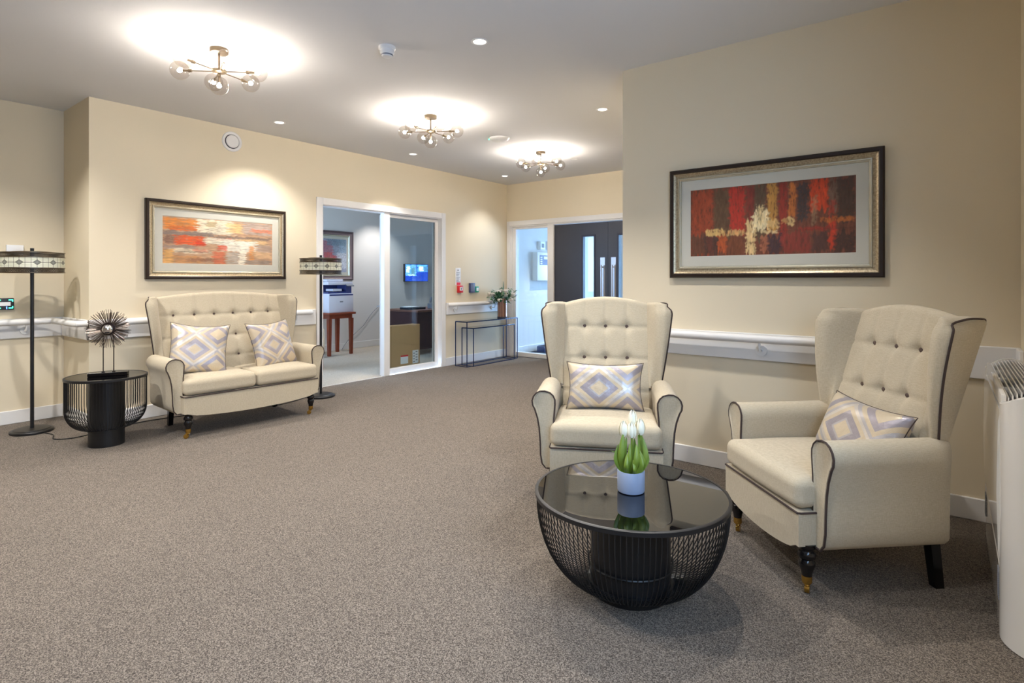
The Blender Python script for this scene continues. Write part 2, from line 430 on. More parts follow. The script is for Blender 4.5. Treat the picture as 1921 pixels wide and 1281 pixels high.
o = struct('trim_2', b, 'white')
b = BM(); box(b, XA - .095, XA - .085, 4.82, 5.69, .07, 2.06); o = struct('window_5', b, 'glass')
b = BM()
for z0, z1, y0, y1 in ((.07, 2.06, 4.818, 4.826), (.07, 2.06, 5.672, 5.68)): box(b, XA - .084, XA - .078, y0, y1, z0, z1)
obj('seal', b, 'darkgrey', o)
# office door leaf standing open, edge towards the hall
dr = thing('door_1', 'white office door standing open', 'door', (XA - .10, 4.75, 0), 0)
del dr['category'], dr['label']; dr['kind'] = 'structure'
ang = math.atan2(.652, -.791)
dr.rotation_euler = (0, 0, ang)
b = BM(); box(b, 0, .84, -.02, .02, .006, 2.08, .002, 1); obj('leaf', b, 'white', dr)
b = BM()
lathe(b, [(.025, 0), (.025, .008)], 16); xf(b, Matrix.Translation((.79, .02, .86)) @ Matrix.Rotation(-PI / 2, 4, 'X'))
rod(b, (.79, .02, .86), (.79, .065, .86), .009); rod(b, (.79, .06, .86), (.68, .06, .86), .009)
obj('lever_handle', b, 'steel', dr)

# entrance screen in the end wall
b = BM(); YF = YE
box(b, -5.71 + .012, -5.64, YF - .02, YF, 0, 2.18, .003, 1); box(b, -5.64, EX1 + .05, YF - .02, YF, 2.105, 2.18, .003, 1); box(b, EX1, EX1 + .08, YF - .02, YF, 0, 2.105, .003, 1)
struct('trim_3', b, 'white')
b = BM()
box(b, EX0, -5.61, YF, YF + T, 0, EZ); box(b, EX1 - .02, EX1, YF, YF + T, 0, EZ); box(b, -5.61, EX1 - .02, YF, YF + T, 2.085, EZ)
box(b, -4.915, -4.80, YF - .0, YF + T, 0, 2.085, .004, 1)
box(b, -5.61, -4.915, YF + .03, YF + T, 0, .07, .004, 1); box(b, -5.61, -5.55, YF + .03, YF + T, .07, 2.085)
box(b, -5.55, -4.915, YF + .03, YF + T, 2.05, 2.085)
struct('trim_4', b, 'white')
b = BM(); box(b, -5.56, -4.90, YF + .07, YF + .08, .06, 2.06); struct('window_6', b, 'glass')
def leaf(name, x0, x1, side):
    r = bpy.data.objects.new(name, None); COL.objects.link(r); r.location = (x0, YF + .03, 0); r['kind'] = 'structure'
    w = x1 - x0; g0, g1 = (w - .42, w - .22) if side > 0 else (.16, .36)
    z0, z1 = .35, 1.885
    b = BM()
    box(b, 0, g0, 0, .045, .008, 2.075); box(b, g1, w, 0, .045, .008, 2.075); box(b, g0, g1, 0, .045, .008, z0); box(b, g0, g1, 0, .045, z1, 2.075)
    obj('panel', b, 'door', r)
    b = BM()
    for a, c, d, e in ((g0 - .015, g0 + .01, z0 - .015, z1 + .015), (g1 - .01, g1 + .015, z0 - .015, z1 + .015), (g0, g1, z0 - .015, z0 + .01), (g0, g1, z1 - .01, z1 + .015)):
        box(b, a, c, -.008, .053, d, e)
    obj('glazing_bead', b, 'frameblack', r)
    b = BM(); box(b, g0, g1, .018, .026, z0, z1); obj('vision_pane', b, 'glass', r)
    hx = w - .085 if side > 0 else .085
    b = BM(); box(b, hx - .038, hx + .038, -.004, 0, .78, 1.56, .001, 1); rod(b, (hx, -.045, .9), (hx, -.045, 1.45), .009)
    rod(b, (hx, -.045, .93), (hx, 0, .93), .007); rod(b, (hx, -.045, 1.42), (hx, 0, 1.42), .007)
    obj('pull_handle', b, 'steel', r)
leaf('door_2', -4.80, -3.882, 1); leaf('door_3', -3.878, -2.94, -1)

# wall protection boards (part of the walls) and handrails
def board(name, x0, x1, y0, y1, z0=.735, z1=.905):
    b = BM(); box(b, x0, x1, y0, y1, z0, z1, .004, 1); struct(name, b, 'white')
board('trim_5', XA, XA + .02, YR - .02, 3.72); board('trim_6', XA, XA + .02, 5.83, 7.12)
board('trim_7', XR, XR + .02, YK + .05, YR - .0); board('trim_8', XR + .02, XA + .02, YR - .02, YR)
board('trim_9', -1.88, XC, YB - .02, YB); board('trim_10', XC - .02, XC, 3.62, YB - .02)
def handrail(label, pts, brackets):
    t = thing('handrail', label, 'handrail', (0, 0, 0), 0, 'white handrails along the walls')
    b = BM(); tube(b, pts, .026, 14); obj('rail', b, 'white', t)
    for (x, y, nx, ny) in brackets:
        b = BM()
        c = Vector((x, y, .80)); n = Vector((nx, ny, 0))
        rod(b, c, c + n * .014, .034, 18)
        tube(b, [c + n * .01, c + n * .05 + Vector((0, 0, .004)), c + n * .06 + Vector((0, 0, .03)), c + n * .06 + Vector((0, 0, .06))], .008, 8)
        obj('bracket', b, 'plastic', t)
zr = .877
handrail('white round handrail running behind the two seat sofa below its picture', [(XA + .02, 1.66, zr), (XA + .06, 1.68, zr), (XA + .085, 1.73, zr), (XA + .085, 3.58, zr), (XA + .06, 3.63, zr), (XA + .02, 3.65, zr)], [(XA + .02, 3.44, 1, 0), (XA + .02, 2.3, 1, 0), (XA + .02, 1.8, 1, 0)])
handrail('short white round handrail above the glass console tables', [(XA + .02, 5.88, zr), (XA + .06, 5.90, zr), (XA + .085, 5.95, zr), (XA + .085, 7.0, zr), (XA + .06, 7.05, zr), (XA + .02, 7.07, zr)], [(XA + .02, 6.0, 1, 0), (XA + .02, 6.85, 1, 0)])
handrail('white round handrail in the recess behind the leftmost floor lamp', [(XR + .085, YK + .4, zr), (XR + .085, 1.40, zr), (XR + .11, 1.475, zr), (XR + .18, YR - .1, zr), (XA + .0, YR - .1, zr), (XA + .03, YR - .09, zr), (XA + .04, YR - .02, zr)], [(XR + .02, 1.30, 1, 0), (XR + .02, .2, 1, 0)])
handrail('white round handrail behind the two armchairs under the red picture', [(-1.83, YB - .02, zr), (-1.81, YB - .06, zr), (-1.76, YB - .085, zr), (-.22, YB - .085, zr), (-.17, YB - .06, zr), (-.15, YB - .02, zr)], [(-.93, YB - .02, 0, -1), (-1.72, YB - .02, 0, -1), (-.3, YB - .02, 0, -1)])

# ------------------------------------------------------------------ upholstered wing seats
def arm_profile(hs, d=0.0):
    """closed outline (x, z) of the right arm"""
    P = [(0, .20), (0, .34), (0, .47), (-.004, .515)]
    cx, cz, r = .054, .563, .062
    for k in range(0, 11):
        a = math.radians(190 - k * 23); P.append((cx + r * math.cos(a), cz + r * math.sin(a)))
    P += [(.086, .475), (.076, .42), (.070, .34), (.068, .27), (.060, .222), (.040, .197), (.014, .195)]
    return [(hs + x + (-d if x > .03 else d) * 1.0, z) for x, z in P]
def yb(z): return .255 + .33 * (z - .745)
def wing_seat(name, label, cat, hs, cols, rows, ncush, loc, rz, group=None):
    t = thing(name, label, cat, loc, rz, group)
    # frame: apron, base, lower back
    b = BM()
    fx = hs + .012
    P = [(-fx, .335), (-fx, .20)]
    n = 16
    for i in range(n + 1):
        u = i / n; x = -fx + .02 + (2 * fx - .04) * u
        dip = .045 * max(0, math.sin(PI * u)) ** .5 if True else 0
        P.append((x, .20 - (dip if 0 < i < n else 0)))
    P += [(fx, .20), (fx, .335)]
    prism(b, [(x, z) for x, z in P], 'y', -.335, -.30)
    box(b, -fx, fx, -.30, .25, .20, .335)
    box(b, -hs - .05, hs + .05, .20, .285, .20, .56, .02, 2)
    obj('seat_frame', b, 'fabric', t, 30)
    b = BM(); tube(b, [(-fx - .002, -.26, .332), (-fx - .002, -.325, .332), (-fx + .004, -.338, .332), (fx - .004, -.338, .332), (fx + .002, -.325, .332), (fx + .002, -.26, .332)], .0044, 8)
    obj('apron_piping', b, 'piping', t)
    # cushions
    w = 2 * (hs + .004) / ncush
    for i in range(ncush):
        cx = -(hs + .004) + w * (i + .5)
        b = BM(); hz = .06
        def f(p, w=w, first=(i == 0), last=(i == ncush - 1)):
            x, y, z = p; s = (1 - (x / (w / 2)) ** 2) * (1 - (y / .26) ** 2)
            if z > 0: z += .022 * max(0, s) ** .7
            if y < -.16:
                k = min(1, (-.16 - y) / .04)
                if (last and x > 0) or (first and x < 0): x *= 1 + .035 * k
            y -= .010 * (1 - (x / (w / 2)) ** 2) if y < -.2 else 0
            return x, y, z
        rbox(b, w / 2 - .002, .255, hz, .036, (cx, -.085, .4), 4, 10, f)
        c = obj('seat_cushion', b, 'fabric', t, 80)
    # arms
    for s in (-1, 1):
        pr = arm_profile(hs); b = BM(); rings = []
        for y, d in ((-.262, .010), (-.268, .004), (-.264, 0.0), (-.2, 0), (-.1, 0), (.0, .0), (.12, 0), (.19, 0), (.23, -1), (.262, -2)):
            if d == .010:
                rings.append([(s * x, y + .0, z) for x, z in arm_profile(hs, .010)])
            elif d < 0:
                q = .35 if d == -1 else .8; xl = hs + .062
                rings.append([(s * (x if x < xl else x + (xl - x) * q), y, z - (.02 * q if z > .55 else 0)) for x, z in arm_profile(hs, 0)])
            else: rings.append([(s * x, y, z) for x, z in arm_profile(hs, d)])
        loft(b, rings)
        a = obj('armrest', b, 'fabric', t, 50)
        b = BM(); tube(b, [(s * x, -.264, z) for x, z in arm_profile(hs, -.003)], .0044, 8, closed=True)
        obj('piping', b, 'piping', a)
    # back, tufted
    hw = hs - .022; nx = max(48, int(2 * hw / .011)); nz = 60
    bx = cols; bm = BM(); ringsx = []
    def front(x, z):
        y = yb(z) - .018 * (1 - min(1, abs(x) / hw) ** 6)
        for zz in rows: y += .0065 * math.exp(-((z - zz) / .011) ** 2) * (1 if zz > .5 else .6)
        for cc in cols: y += .0065 * math.exp(-((x - cc) / .011) ** 2) * (1 if z < 1.08 else max(0, 1 - (z - 1.08) / .05))
        for zz in rows:
            for cc in cols: y += .022 * math.exp(-(((x - cc) ** 2 + (z - zz) ** 2) / .032 ** 2))
        return y
    for i in range(nx + 1):
        x = -hw + 2 * hw * i / nx; zt = 1.092 + .040 * (1 - (x / hw) ** 2)
        loop = []
        for j in range(nz + 1):
            z = .38 + (zt - .035 - .38) * j / nz; loop.append((x, front(x, z), z))
        y0 = loop[-1][1]; z0 = zt - .035; y1 = yb(z0) + .06; m = (y0 + y1) / 2; r = (y1 - y0) / 2
        for k in range(1, 8):
            a = PI - PI * k / 8; loop.append((x, m + r * math.cos(a), z0 + .035 * math.sin(a)))
        for k in range(9):
            z = z0 + (.30 - z0) * k / 8; loop.append((x, max(yb(z), .2) + .06, z))
        ringsx.append(loop)
    loft(bm, ringsx)
    bk = obj('backrest', bm, 'fabric', t, 60)
    for zz in rows:
        for cc in cols:
            b = BM(); ball(b, (0, 0, 0), .0135, 12, 6, .5); xf(b, Matrix.Translation((cc, front(cc, zz) - .003, zz)) @ Matrix.Rotation(PI / 2 + .3, 4, 'X'))
            obj('button', b, 'button', bk)
    # wings
    for s in (-1, 1):
        rings = []; pip = []; zs = [.585 + (1.075 - .585) * i / 24 for i in range(25)]
        for z in zs:
            u = (z - .6) / .46; u = max(0, min(1, u))
            xo = hs + .055 + .068 * u ** .9; yf = .205 - .035 * math.sin(PI * min(1, u * .9)) * .6 + .01 * u; xo -= .012 * (hs > .5)
            if z > 1.02:
                q = (z - 1.02) / .06; q = min(1, q); sh = .05 * (1 - math.sqrt(max(0, 1 - q * q)))
                xo -= sh; yf += sh * .7
            y0 = yb(z); xr = hs + .058 + .012 * u - .03 * (hs > .5)
            yr = max(yb(z), .2) + .062
            ctrl = [(hs - .035, y0 + .035), (hs - .018, y0 - .012), (hs + .0, (y0 + yf) / 2 - .0), (hs + .018 + .012 * u, yf + .010), (hs + .05 + .03 * u, yf - .012), (xo - .004, yf + .004)]
            cr = catmull([(x, y, 0) for x, y in ctrl], 4)
            ring = [(s * p.x, p.y, z) for p in cr] + [(s * (xo + .0), yf + .022, z), (s * (xo + xr) / 2 + s * .004, (yf + yr) / 2, z), (s * xr, yr - .01, z), (s * (xr - .012), yr, z), (s * (hs - .035), yr, z)]
            rings.append(ring); pip.append((s * (xo + .002), yf + .014, z))
        # rounded top: two shrinking rings
        top = rings[-1]
        cxm = sum(p[0] for p in top) / len(top); cym = sum(p[1] for p in top) / len(top)
        for kk, dz in ((.93, .010), (.80, .018), (.5, .023), (.1, .0245)):
            rings.append([(cxm + (p[0] - cxm) * kk, cym + (p[1] - cym) * (kk * .5 + .5), top[0][2] + dz) for p in top])
        b = BM(); loft(b, rings)
        wg = obj('wing', b, 'fabric', t, 60)
        e = pip[-1]; yr = yb(1.08) + .062; xr = hs + .07 - .034 * (hs > .5)
        pip += [(s * (xr + .028), e[1] + .045, 1.09), (s * (xr + .012), e[1] + .1, 1.094), (s * (xr - .01), yr - .015, 1.09), (s * (xr - .02), yr, 1.08)]
        b = BM(); tube(b, catmull(pip, 3), .0044, 8); obj('piping', b, 'piping', wg)
    # legs
    lx = hs - .012 - .02 * (hs > .5)
    for s in (-1, 1):
        b = BM(); lathe(b, [(.033, .205), (.033, .19), (.025, .184), (.025, .178), (.032, .170), (.034, .160), (.032, .150), (.023, .142), (.030, .132), (.0305, .12), (.022, .095), (.018, .07)], 20)
        xf(b, Matrix.Translation((s * lx, -.285, 0))); lg = obj('leg', b, 'blackwood', t)
        b = BM(); lathe(b, [(.0195, .076), (.020, .052), (.016, .045)], 16)
        tube(b, [(0, 0, .05), (0, -.006, .043), (.0, .012, .036), (0, .016, .022)], .009, 8)
        rod(b, (-.009, .014, .0185), (.009, .014, .0185), .0185, 16)
        xf(b, Matrix.Translation((s * lx, -.285, 0)) @ Matrix.Rotation(.9, 4, 'Z')); obj('caster', b, 'brass', lg)
        b = BM(); w = .021
        loft(b, [[(s * (lx - .06 * (hs > .5)) + a * w, .245 + c * w, .24) for a, c in ((-1, -1), (1, -1), (1, 1), (-1, 1))], [(s * (lx - .06 * (hs > .5)) + a * .018, .275 + c * .018, .0) for a, c in ((-1, -1), (1, -1), (1, 1), (-1, 1))]])
        obj('leg', b, 'blackwood', t)
    return t
HS = .287
ch = wing_seat('armchair', 'cream wingback armchair behind the round coffee table, facing forwards', 'armchair', HS, [-.135, 0, .135], [.94, .745, .55], 1, (-1.613, 2.995, 0), math.radians(28.3), 'cream wingback armchairs')
dup(ch, (-.428, 2.883, 0), math.radians(-46.5), 'cream wingback armchair beside the radiator, turned sideways to the left')
SF = wing_seat('sofa', 'cream two seat wingback sofa with dark piping against the left wall', 'sofa', .555, [-.42, -.252, -.084, .084, .252, .42], [.93, .74, .56], 2, (-4.975, 2.485, 0), math.radians(87.5))

# scatter cushions
def cushion(name, label, w, h, th, mat4, grp='silver grey diamond pattern cushions'):
    b = BM(); nx, nz = 36, 26; F = []; B = []
    def pt(i, j, sgn):
        u = 2 * i / nx - 1; v = 2 * j / nz - 1
        pin = 1 - .10 * (1 - v * v) * abs(u) ** 1.5; pinz = 1 - .13 * (1 - u * u) * abs(v) ** 1.5
        x = u * w / 2 * pin; z = v * h / 2 * pinz
        t = max(0, (1 - u ** 4) * (1 - v ** 4)) ** .55
        wr = noise.noise(Vector((x * 9, z * 9, sgn * 3.1))) * .010 * (1 - t * .6) * (1 if t > 0 else 0)
        return (x, sgn * (th / 2 * t) + wr, z)
    for sgn in (-1, 1):
        G = [[b.verts.new(pt(i, j, sgn)) for j in range(nz + 1)] for i in range(nx + 1)]
        for i in range(nx):
            for j in range(nz):
                q = (G[i][j], G[i + 1][j], G[i + 1][j + 1], G[i][j + 1]); b.faces.new(q if sgn < 0 else q[::-1])
    bmesh.ops.remove_doubles(b, verts=b.verts, dist=.0004)
    edge = [pt(i, 0, -1) for i in range(nx)] + [pt(nx, j, -1) for j in range(nz)] + [pt(nx - i, nz, -1) for i in range(nx)] + [pt(0, nz - j, -1) for j in range(nz)]
    o = obj(name, b, 'cushion', None, 80); tag(o, label, 'cushion', grp)
    b = BM(); tube(b, edge, .0022, 6, closed=True); obj('piping', b, 'piping', o)
    o.matrix_world = mat4; return o
def place(loc, rz, tilt, roll=0):
    return Matrix.Translation(loc) @ Matrix.Rotation(rz, 4, 'Z') @ Matrix.Rotation(tilt, 4, 'X') @ Matrix.Rotation(roll, 4, 'Y')
def inseat(root, x, y, z):
    m = Matrix.Translation(root.location) @ Matrix.Rotation(root.rotation_euler.z, 4, 'Z'); return m @ Vector((x, y, z))
c2 = [o for o in bpy.data.objects if o.name == 'armchair.001'][0]
cushion('scatter_cushion', 'oblong silver diamond cushion on the forward facing armchair behind the coffee table', .46, .29, .13, place(inseat(ch, -.005, .03, .605), math.radians(28.3), -.30))
cushion('scatter_cushion', 'oblong silver diamond cushion on the armchair beside the radiator', .46, .29, .13, place(inseat(c2, .07, .10, .572), math.radians(-46.5 + 3), -.42, .05))
cushion('scatter_cushion', 'square silver diamond cushion leaning at the left end of the sofa', .45, .45, .14, place(inseat(SF, -.345, -.02, .66), math.radians(87.5 - 16), -.34, .10))
cushion('scatter_cushion', 'square silver diamond cushion leaning at the right end of the sofa', .45, .45, .14, place(inseat(SF, .29, -.02, .645), math.radians(87.5 + 12), -.34, -.04))

# ------------------------------------------------------------------ round wire tables
def wire_table(name, label, loc, R, h, rb, zb, zbot, bend, nw, wr, ring=True):
    t = thing(name, label, 'table', loc)
    b = BM(); lathe(b, [(R - .012, h - .004), (R - .012, h - .001), (.001, h - .001)], 72, cap=False); lathe(b, [(.001, h - .007), (R - .012, h - .007), (R - .012, h - .004)], 72, cap=False)
    bmesh.ops.remove_doubles(b, verts=b.verts, dist=.0002)
    obj('glass_top', b, 'blackglass', t)
    b = BM(); lathe(b, [(R - .012, h - .019), (R, h - .018), (R + .001, h - .002), (R - .003, h), (R - .012, h)], 96, close=True)
    obj('rim', b, 'black', t)
    b = BM(); lathe(b, [(rb, .0), (rb, h - .008)], 64); obj('drum_base', b, 'black', t)
    b = BM(); lathe(b, [(rb + .002, zb), (rb + .014, zb), (rb + .014, zb + .010), (rb + .002, zb + .010)], 64, close=True)
    r2 = [(rb + .010 + .0045 * math.cos(a * PI / 3), zb + .08 + .0045 * math.sin(a * PI / 3)) for a in range(6)]
    if ring: lathe(b, r2, 64, close=True)
    obj('base_ring', b, 'black', t)
    b = BM(); z1 = h - .014
    prof = []
    zt = zbot + bend          # straight above zt, quarter ellipse below
    if z1 > zt: prof.append((R - .006, z1))
    for k in range(13):
        a = PI / 2 * k / 12
        prof.append((rb + .012 + (R - .006 - rb - .012) * math.cos(a), zt - bend * math.sin(a)))
    for i in range(nw):
        a = 2 * PI * i / nw; c, s = math.cos(a), math.sin(a)
        tube(b, [(r * c, r * s, z) for r, z in prof], wr, 4)
    obj('wire_basket', b, 'black', t)
    return t
CT = (-1.019, 2.100, 0)
wire_table('coffee_table', 'low round black wire coffee table with black glass top', CT, .384, .396, .158, .035, .045, .325, 120, .0022)
STL = (-5.046, 1.508, 0)
wire_table('side_table', 'round black wire side table holding the sunburst ornament', STL, .262, .52, .115, .12, .13, .15, 84, .0022, False)

# tulips
tp = thing('potted_tulips', 'four white tulips in a pale grey pot on the coffee table', 'plant', (-1.014, 2.096, .396))
b = BM(); lathe(b, [(.048, 0), (.0525, .002), (.054, .006), (.0545, .082), (.053, .085), (.048, .084), (.047, .07), (.001, .07)], 40, cap=False); lathe(b, [(.001, .0), (.048, .0)], 40, cap=False); obj('pot', b, 'pot', tp)
b = BM(); lathe(b, [(.047, .068), (.035, .076), (.015, .080), (.001, .081)], 24, cap=False)
for v in b.verts: v.co.z += .004 * noise.noise(v.co * 90)
obj('moss', b, 'moss', tp)
Rv = Vector((.7911, .6116, 0)); Fv = Vector((-.6116, .7911, 0))      # across / away, measured in the room
def at(r, f, z): return Rv * r + Fv * f + Vector((0, 0, z))
for (r, f, z, s) in ((-.030, .0, .225, 1), (.000, -.012, .222, 1.02), (.012, .030, .262, 1), (.040, .01, .228, 1.05)):
    top = at(r, f, z); b = BM(); tube(b, catmull([at(r * .4, f * .5, .07), at(r * .7, f * .8, z * .6), top], 5), .0035, 8)
    st = obj('stem', b, 'leaf', tp)
    b = BM()
    for k in range(6):
        a0 = k * PI / 3 + r * 30; inner = k % 2
        rows_ = []
        for i in range(9):
            u = i / 8; zz = -.004 + .062 * u * s; rr = (.0225 if not inner else .019) * s * (math.sin(PI * min(1, .12 + u * .80)) ** .6) * (1 - .35 * u)
            wd = .62 * (math.sin(PI * min(1, .1 + u * .9)) ** .7) + .02
            rows_.append([top + Vector((rr * (1 + (.05 if abs(q) < 2 else 0)) * math.cos(a0 + wd * q / 2), rr * math.sin(a0 + wd * q / 2), zz)) for q in (-2, -1, 0, 1, 2)])
        loft(b, rows_, cap=False, closed=False)
    obj('bloom', b, 'petal', st, 60)
random.seed(3)
def leafmesh(b, base, tip, w, bow, side):
    ps = catmull([base, (base + tip) / 2 + bow, tip], 8); n = len(ps); L, Rr, C = [], [], []
    rows_ = []
    for i, p in enumerate(ps):
        u = i / (n - 1); ww = w * (math.sin(PI * min(1, .12 + u * .86)) ** .8) * (1 - .15 * u)
        rows_.append([p - side * ww, p - side * ww * .5 + bow.normalized() * ww * .25, p + bow.normalized() * ww * .35, p + side * ww * .5 + bow.normalized() * ww * .25, p + side * ww])
    loft(b, rows_, cap=False, closed=False)
for (r0, f0, r1, f1, z1, w) in ((-.028, -.01, -.034, -.015, .235, .0135), (-.005, -.028, .012, -.045, .20, .013), (.022, -.02, .046, -.015, .215, .012), (.0, .01, .018, .02, .205, .011), (.03, .01, .038, .02, .235, .018), (-.018, -.024, -.024, -.04, .16, .010), (.012, -.028, .028, -.03, .16, .010), (-.03, .01, -.04, .02, .175, .009), (-.012, -.02, -.012, -.034, .20, .009), (.03, -.014, .052, -.004, .185, .009), (.018, .0, .028, .0, .225, .010), (-.022, .0, -.018, .0, .215, .010), (.006, -.03, -.002, -.05, .14, .009), (-.036, -.004, -.052, -.006, .19, .008), (.036, -.006, .03, -.028, .17, .009)):
    b = BM(); base = at(r0, f0, .07); tip = at(r1, f1, z1)
    leafmesh(b, base, tip, w, at(r1 * .4, f1 * .4 - .006, 0), (Rv * .94 + Fv * random.uniform(-.4, .4)).normalized())
    obj('leaf', b, 'leaf', tp, 80)
b = BM(); leafmesh(b, at(-.03, 0, .135), at(-.085, -.01, .165), .0022, at(-.001, -.003, .004), Vector((0, 0, 1))); obj('leaf', b, 'leaf', tp, 80)

# sunburst ornament
sb = thing('sunburst_ornament', 'spiky metal sunburst ornament with chrome ball on a black stand', 'ornament', (-5.03, 1.515, .52), 1.08)
b = BM(); box(b, -.125, .125, -.035, .035, 0, .026, .002, 1); obj('base', b, 'blackwood', sb)
b = BM()
for x in (-.033, .033):
    rod(b, (x, 0, .026), (x, 0, .32), .0035); rod(b, (x, 0, .026), (x, 0, .031), .011)
obj('rod_pair', b, 'smoke', sb)
b = BM(); cc = Vector((0, 0, .352)); random.seed(11)
for k in range(210):
    a = 2 * PI * k / 210 + random.uniform(-.02, .02); tl = random.choice((-.14, -.05, .05, .16)); L = random.uniform(.118, .150)
    d = Vector((math.cos(a) * math.cos(tl), math.sin(tl), math.sin(a) * math.cos(tl)))
    rod(b, cc + d * .03, cc + d * L, .0015, 4)
obj('spikes', b, 'spike', sb)
b = BM(); lathe(b, [(.02, -.010), (.046, -.008), (.052, 0), (.046, .008), (.02, .010)], 32); xf(b, Matrix.Translation(cc) @ Matrix.Rotation(PI / 2, 4, 'X')); obj('hub_disc', b, 'smoke', sb)
b = BM(); ball(b, cc + Vector((0, -.034, 0)), .036, 28, 18); obj('chrome_ball', b, 'chrome', sb)

# ------------------------------------------------------------------ floor lamps
def uvcyl(b, r, z0, z1, seg=72):
    uvl = b.loops.layers.uv.verify()
    for i in range(seg):
        a0, a1 = 2 * PI * i / seg, 2 * PI * (i + 1) / seg
        q = [(a0, 0), (a1, 0), (a1, 1), (a0, 1)]
        f = b.faces.new([b.verts.new((r * math.cos(a), r * math.sin(a), z0 + (z1 - z0) * v)) for a, v in q])
        for lp, (a, v) in zip(f.loops, q): lp[uvl].uv = (a / (2 * PI), v)
    bmesh.ops.remove_doubles(b, verts=b.verts, dist=1e-5)
    return b
lamp = thing('floor_lamp', 'black floor lamp with leaded glass drum shade at the left edge of the room', 'lamp', (-5.93, 1.255, 0), .2, 'drum shade floor lamps')
b = BM(); lathe(b, [(.140, 0), (.144, .004), (.144, .016), (.138, .022), (.125, .024), (.118, .03), (.02, .034)], 48); obj('base', b, 'black', lamp)
b = BM(); rod(b, (0, 0, .03), (0, 0, 1.50), .013, 16); obj('pole', b, 'black', lamp)
b = BM(); uvcyl(b, .211, 1.338, 1.425); sh = obj('shade', b, 'leaded', lamp, recalc=False)
for z0, z1 in ((1.425, 1.462), (1.300, 1.338)):
    b = BM(); uvcyl(b, .209, z0, z1); obj('pierced_band', b, 'perf', sh, recalc=False)
b = BM()
for z in (1.300, 1.338, 1.425, 1.462): lathe(b, [(.207, z - .003), (.2145, z - .003), (.2145, z + .003), (.207, z + .003)], 72, close=True)
for k in range(3):
    a = 2 * PI * k / 3 + .3; rod(b, (0, 0, 1.462), (.209 * math.cos(a), .209 * math.sin(a), 1.462), .003, 6)
lathe(b, [(.10, 1.470), (.13, 1.468), (.13, 1.471), (.10, 1.474)], 40, close=True)
obj('shade_ring', b, 'bronze', sh)
b = BM(); rod(b, (0, 0, 1.48), (0, 0, 1.50), .012, 12); obj('finial', b, 'black', lamp)
dup(lamp, (-5.275, 3.505, 0), .5, 'black floor lamp with leaded glass drum shade between the sofa and office doorway')

# power cords on the floor
def cord(label, pts):
    b = BM(); tube(b, catmull(pts, 8), .004, 6); o = obj('power_cord', b, 'cable'); tag(o, label, 'cable', 'black lamp cords on the carpet')
cord('black cord from the leftmost lamp trailing behind the side table to the sofa', [(-5.80, 1.30, .005), (-5.66, 1.33, .005), (-5.50, 1.30, .005), (-5.42, 1.42, .005), (-5.50, 1.66, .005), (-5.56, 1.95, .005), (-5.5, 2.3, .005)])
cord('black cord running from the lamp by the doorway under the sofa', [(-5.36, 3.38, .005), (-5.28, 3.2, .005), (-5.25, 2.95, .005), (-5.40, 2.75, .005), (-5.6, 2.65, .005)])

# ------------------------------------------------------------------ pictures
def hexp(c): return Vector(lin(c))
def painted(w, h, nx, ny, base, patches, streak, seedv, edge=.012):
    """local x across, z up, centred"""
    b = BM(); cl = b.loops.layers.float_color.new('paint'); V = []; Cc = {}
    for i in range(nx + 1):
        col = []
        for j in range(ny + 1):
            u, v = i / nx, j / ny
            p = Vector((u * w * 9, v * h * 9, seedv))
            sv = Vector((u * streak[0], v * streak[1], seedv + 5))
            n1 = noise.noise(sv); n2 = noise.noise(sv * 2.7); n3 = noise.noise(p * 2); n4 = noise.noise(sv * 7)
            c = hexp(base)
            for k, (x0, x1, y0, y1, pc, op) in enumerate(patches):
                vert = streak[0] > streak[1]
                fa = noise.noise(Vector((v * 34, k * 3.3, seedv))); fb = noise.noise(Vector((u * 70, k * 5.1, seedv)))
                fa2 = noise.noise(Vector((v * 60, k * 3.3, seedv))); fb2 = noise.noise(Vector((u * 34, k * 5.1, seedv)))
                du = (n2 + n4) * .008 + (fa * .014 if vert else fa2 * min(.06, .3 * (x1 - x0)))
                dv = (n2 + n4) * .012 + (fb * min(.10, .35 * (y1 - y0)) if vert else fb2 * .02)
                uu, vv = u + du, v + dv
                m = min((uu - x0), (x1 - uu)) / edge; m2 = min((vv - y0), (y1 - vv)) / (edge * 1.6)
                m = max(0, min(1, m)) * max(0, min(1, m2))
                m *= op * (1 if n4 + n2 * .5 > -.38 else .35)
                if m > 0: c = c.lerp(hexp(pc), m)
            c = c * (1.2 + .45 * n2 + .35 * n4 + .15 * n3)
            vv_ = b.verts.new(((u - .5) * w, 0, (v - .5) * h)); col.append(vv_); Cc[vv_] = c
        V.append(col)
    for i in range(nx):
        for j in range(ny):
            f = b.faces.new((V[i][j], V[i + 1][j], V[i + 1][j + 1], V[i][j + 1]))
            for lp in f.loops:
                c = Cc[lp.vert]; lp[cl] = (max(0, c[0]), max(0, c[1]), max(0, c[2]), 1)
    return b
def frame_ring(b, w, h, prof, mi=0):
    """mitred frame: prof = list of (inset, depth) ; front is -y"""
    rings = []
    for (ins, d) in prof:
        x, z = w / 2 - ins, h / 2 - ins
        rings.append([(-x, -d, -z), (x, -d, -z), (x, -d, z), (-x, -d, z)])
    loft(b, rings, cap=False, mi=mi)
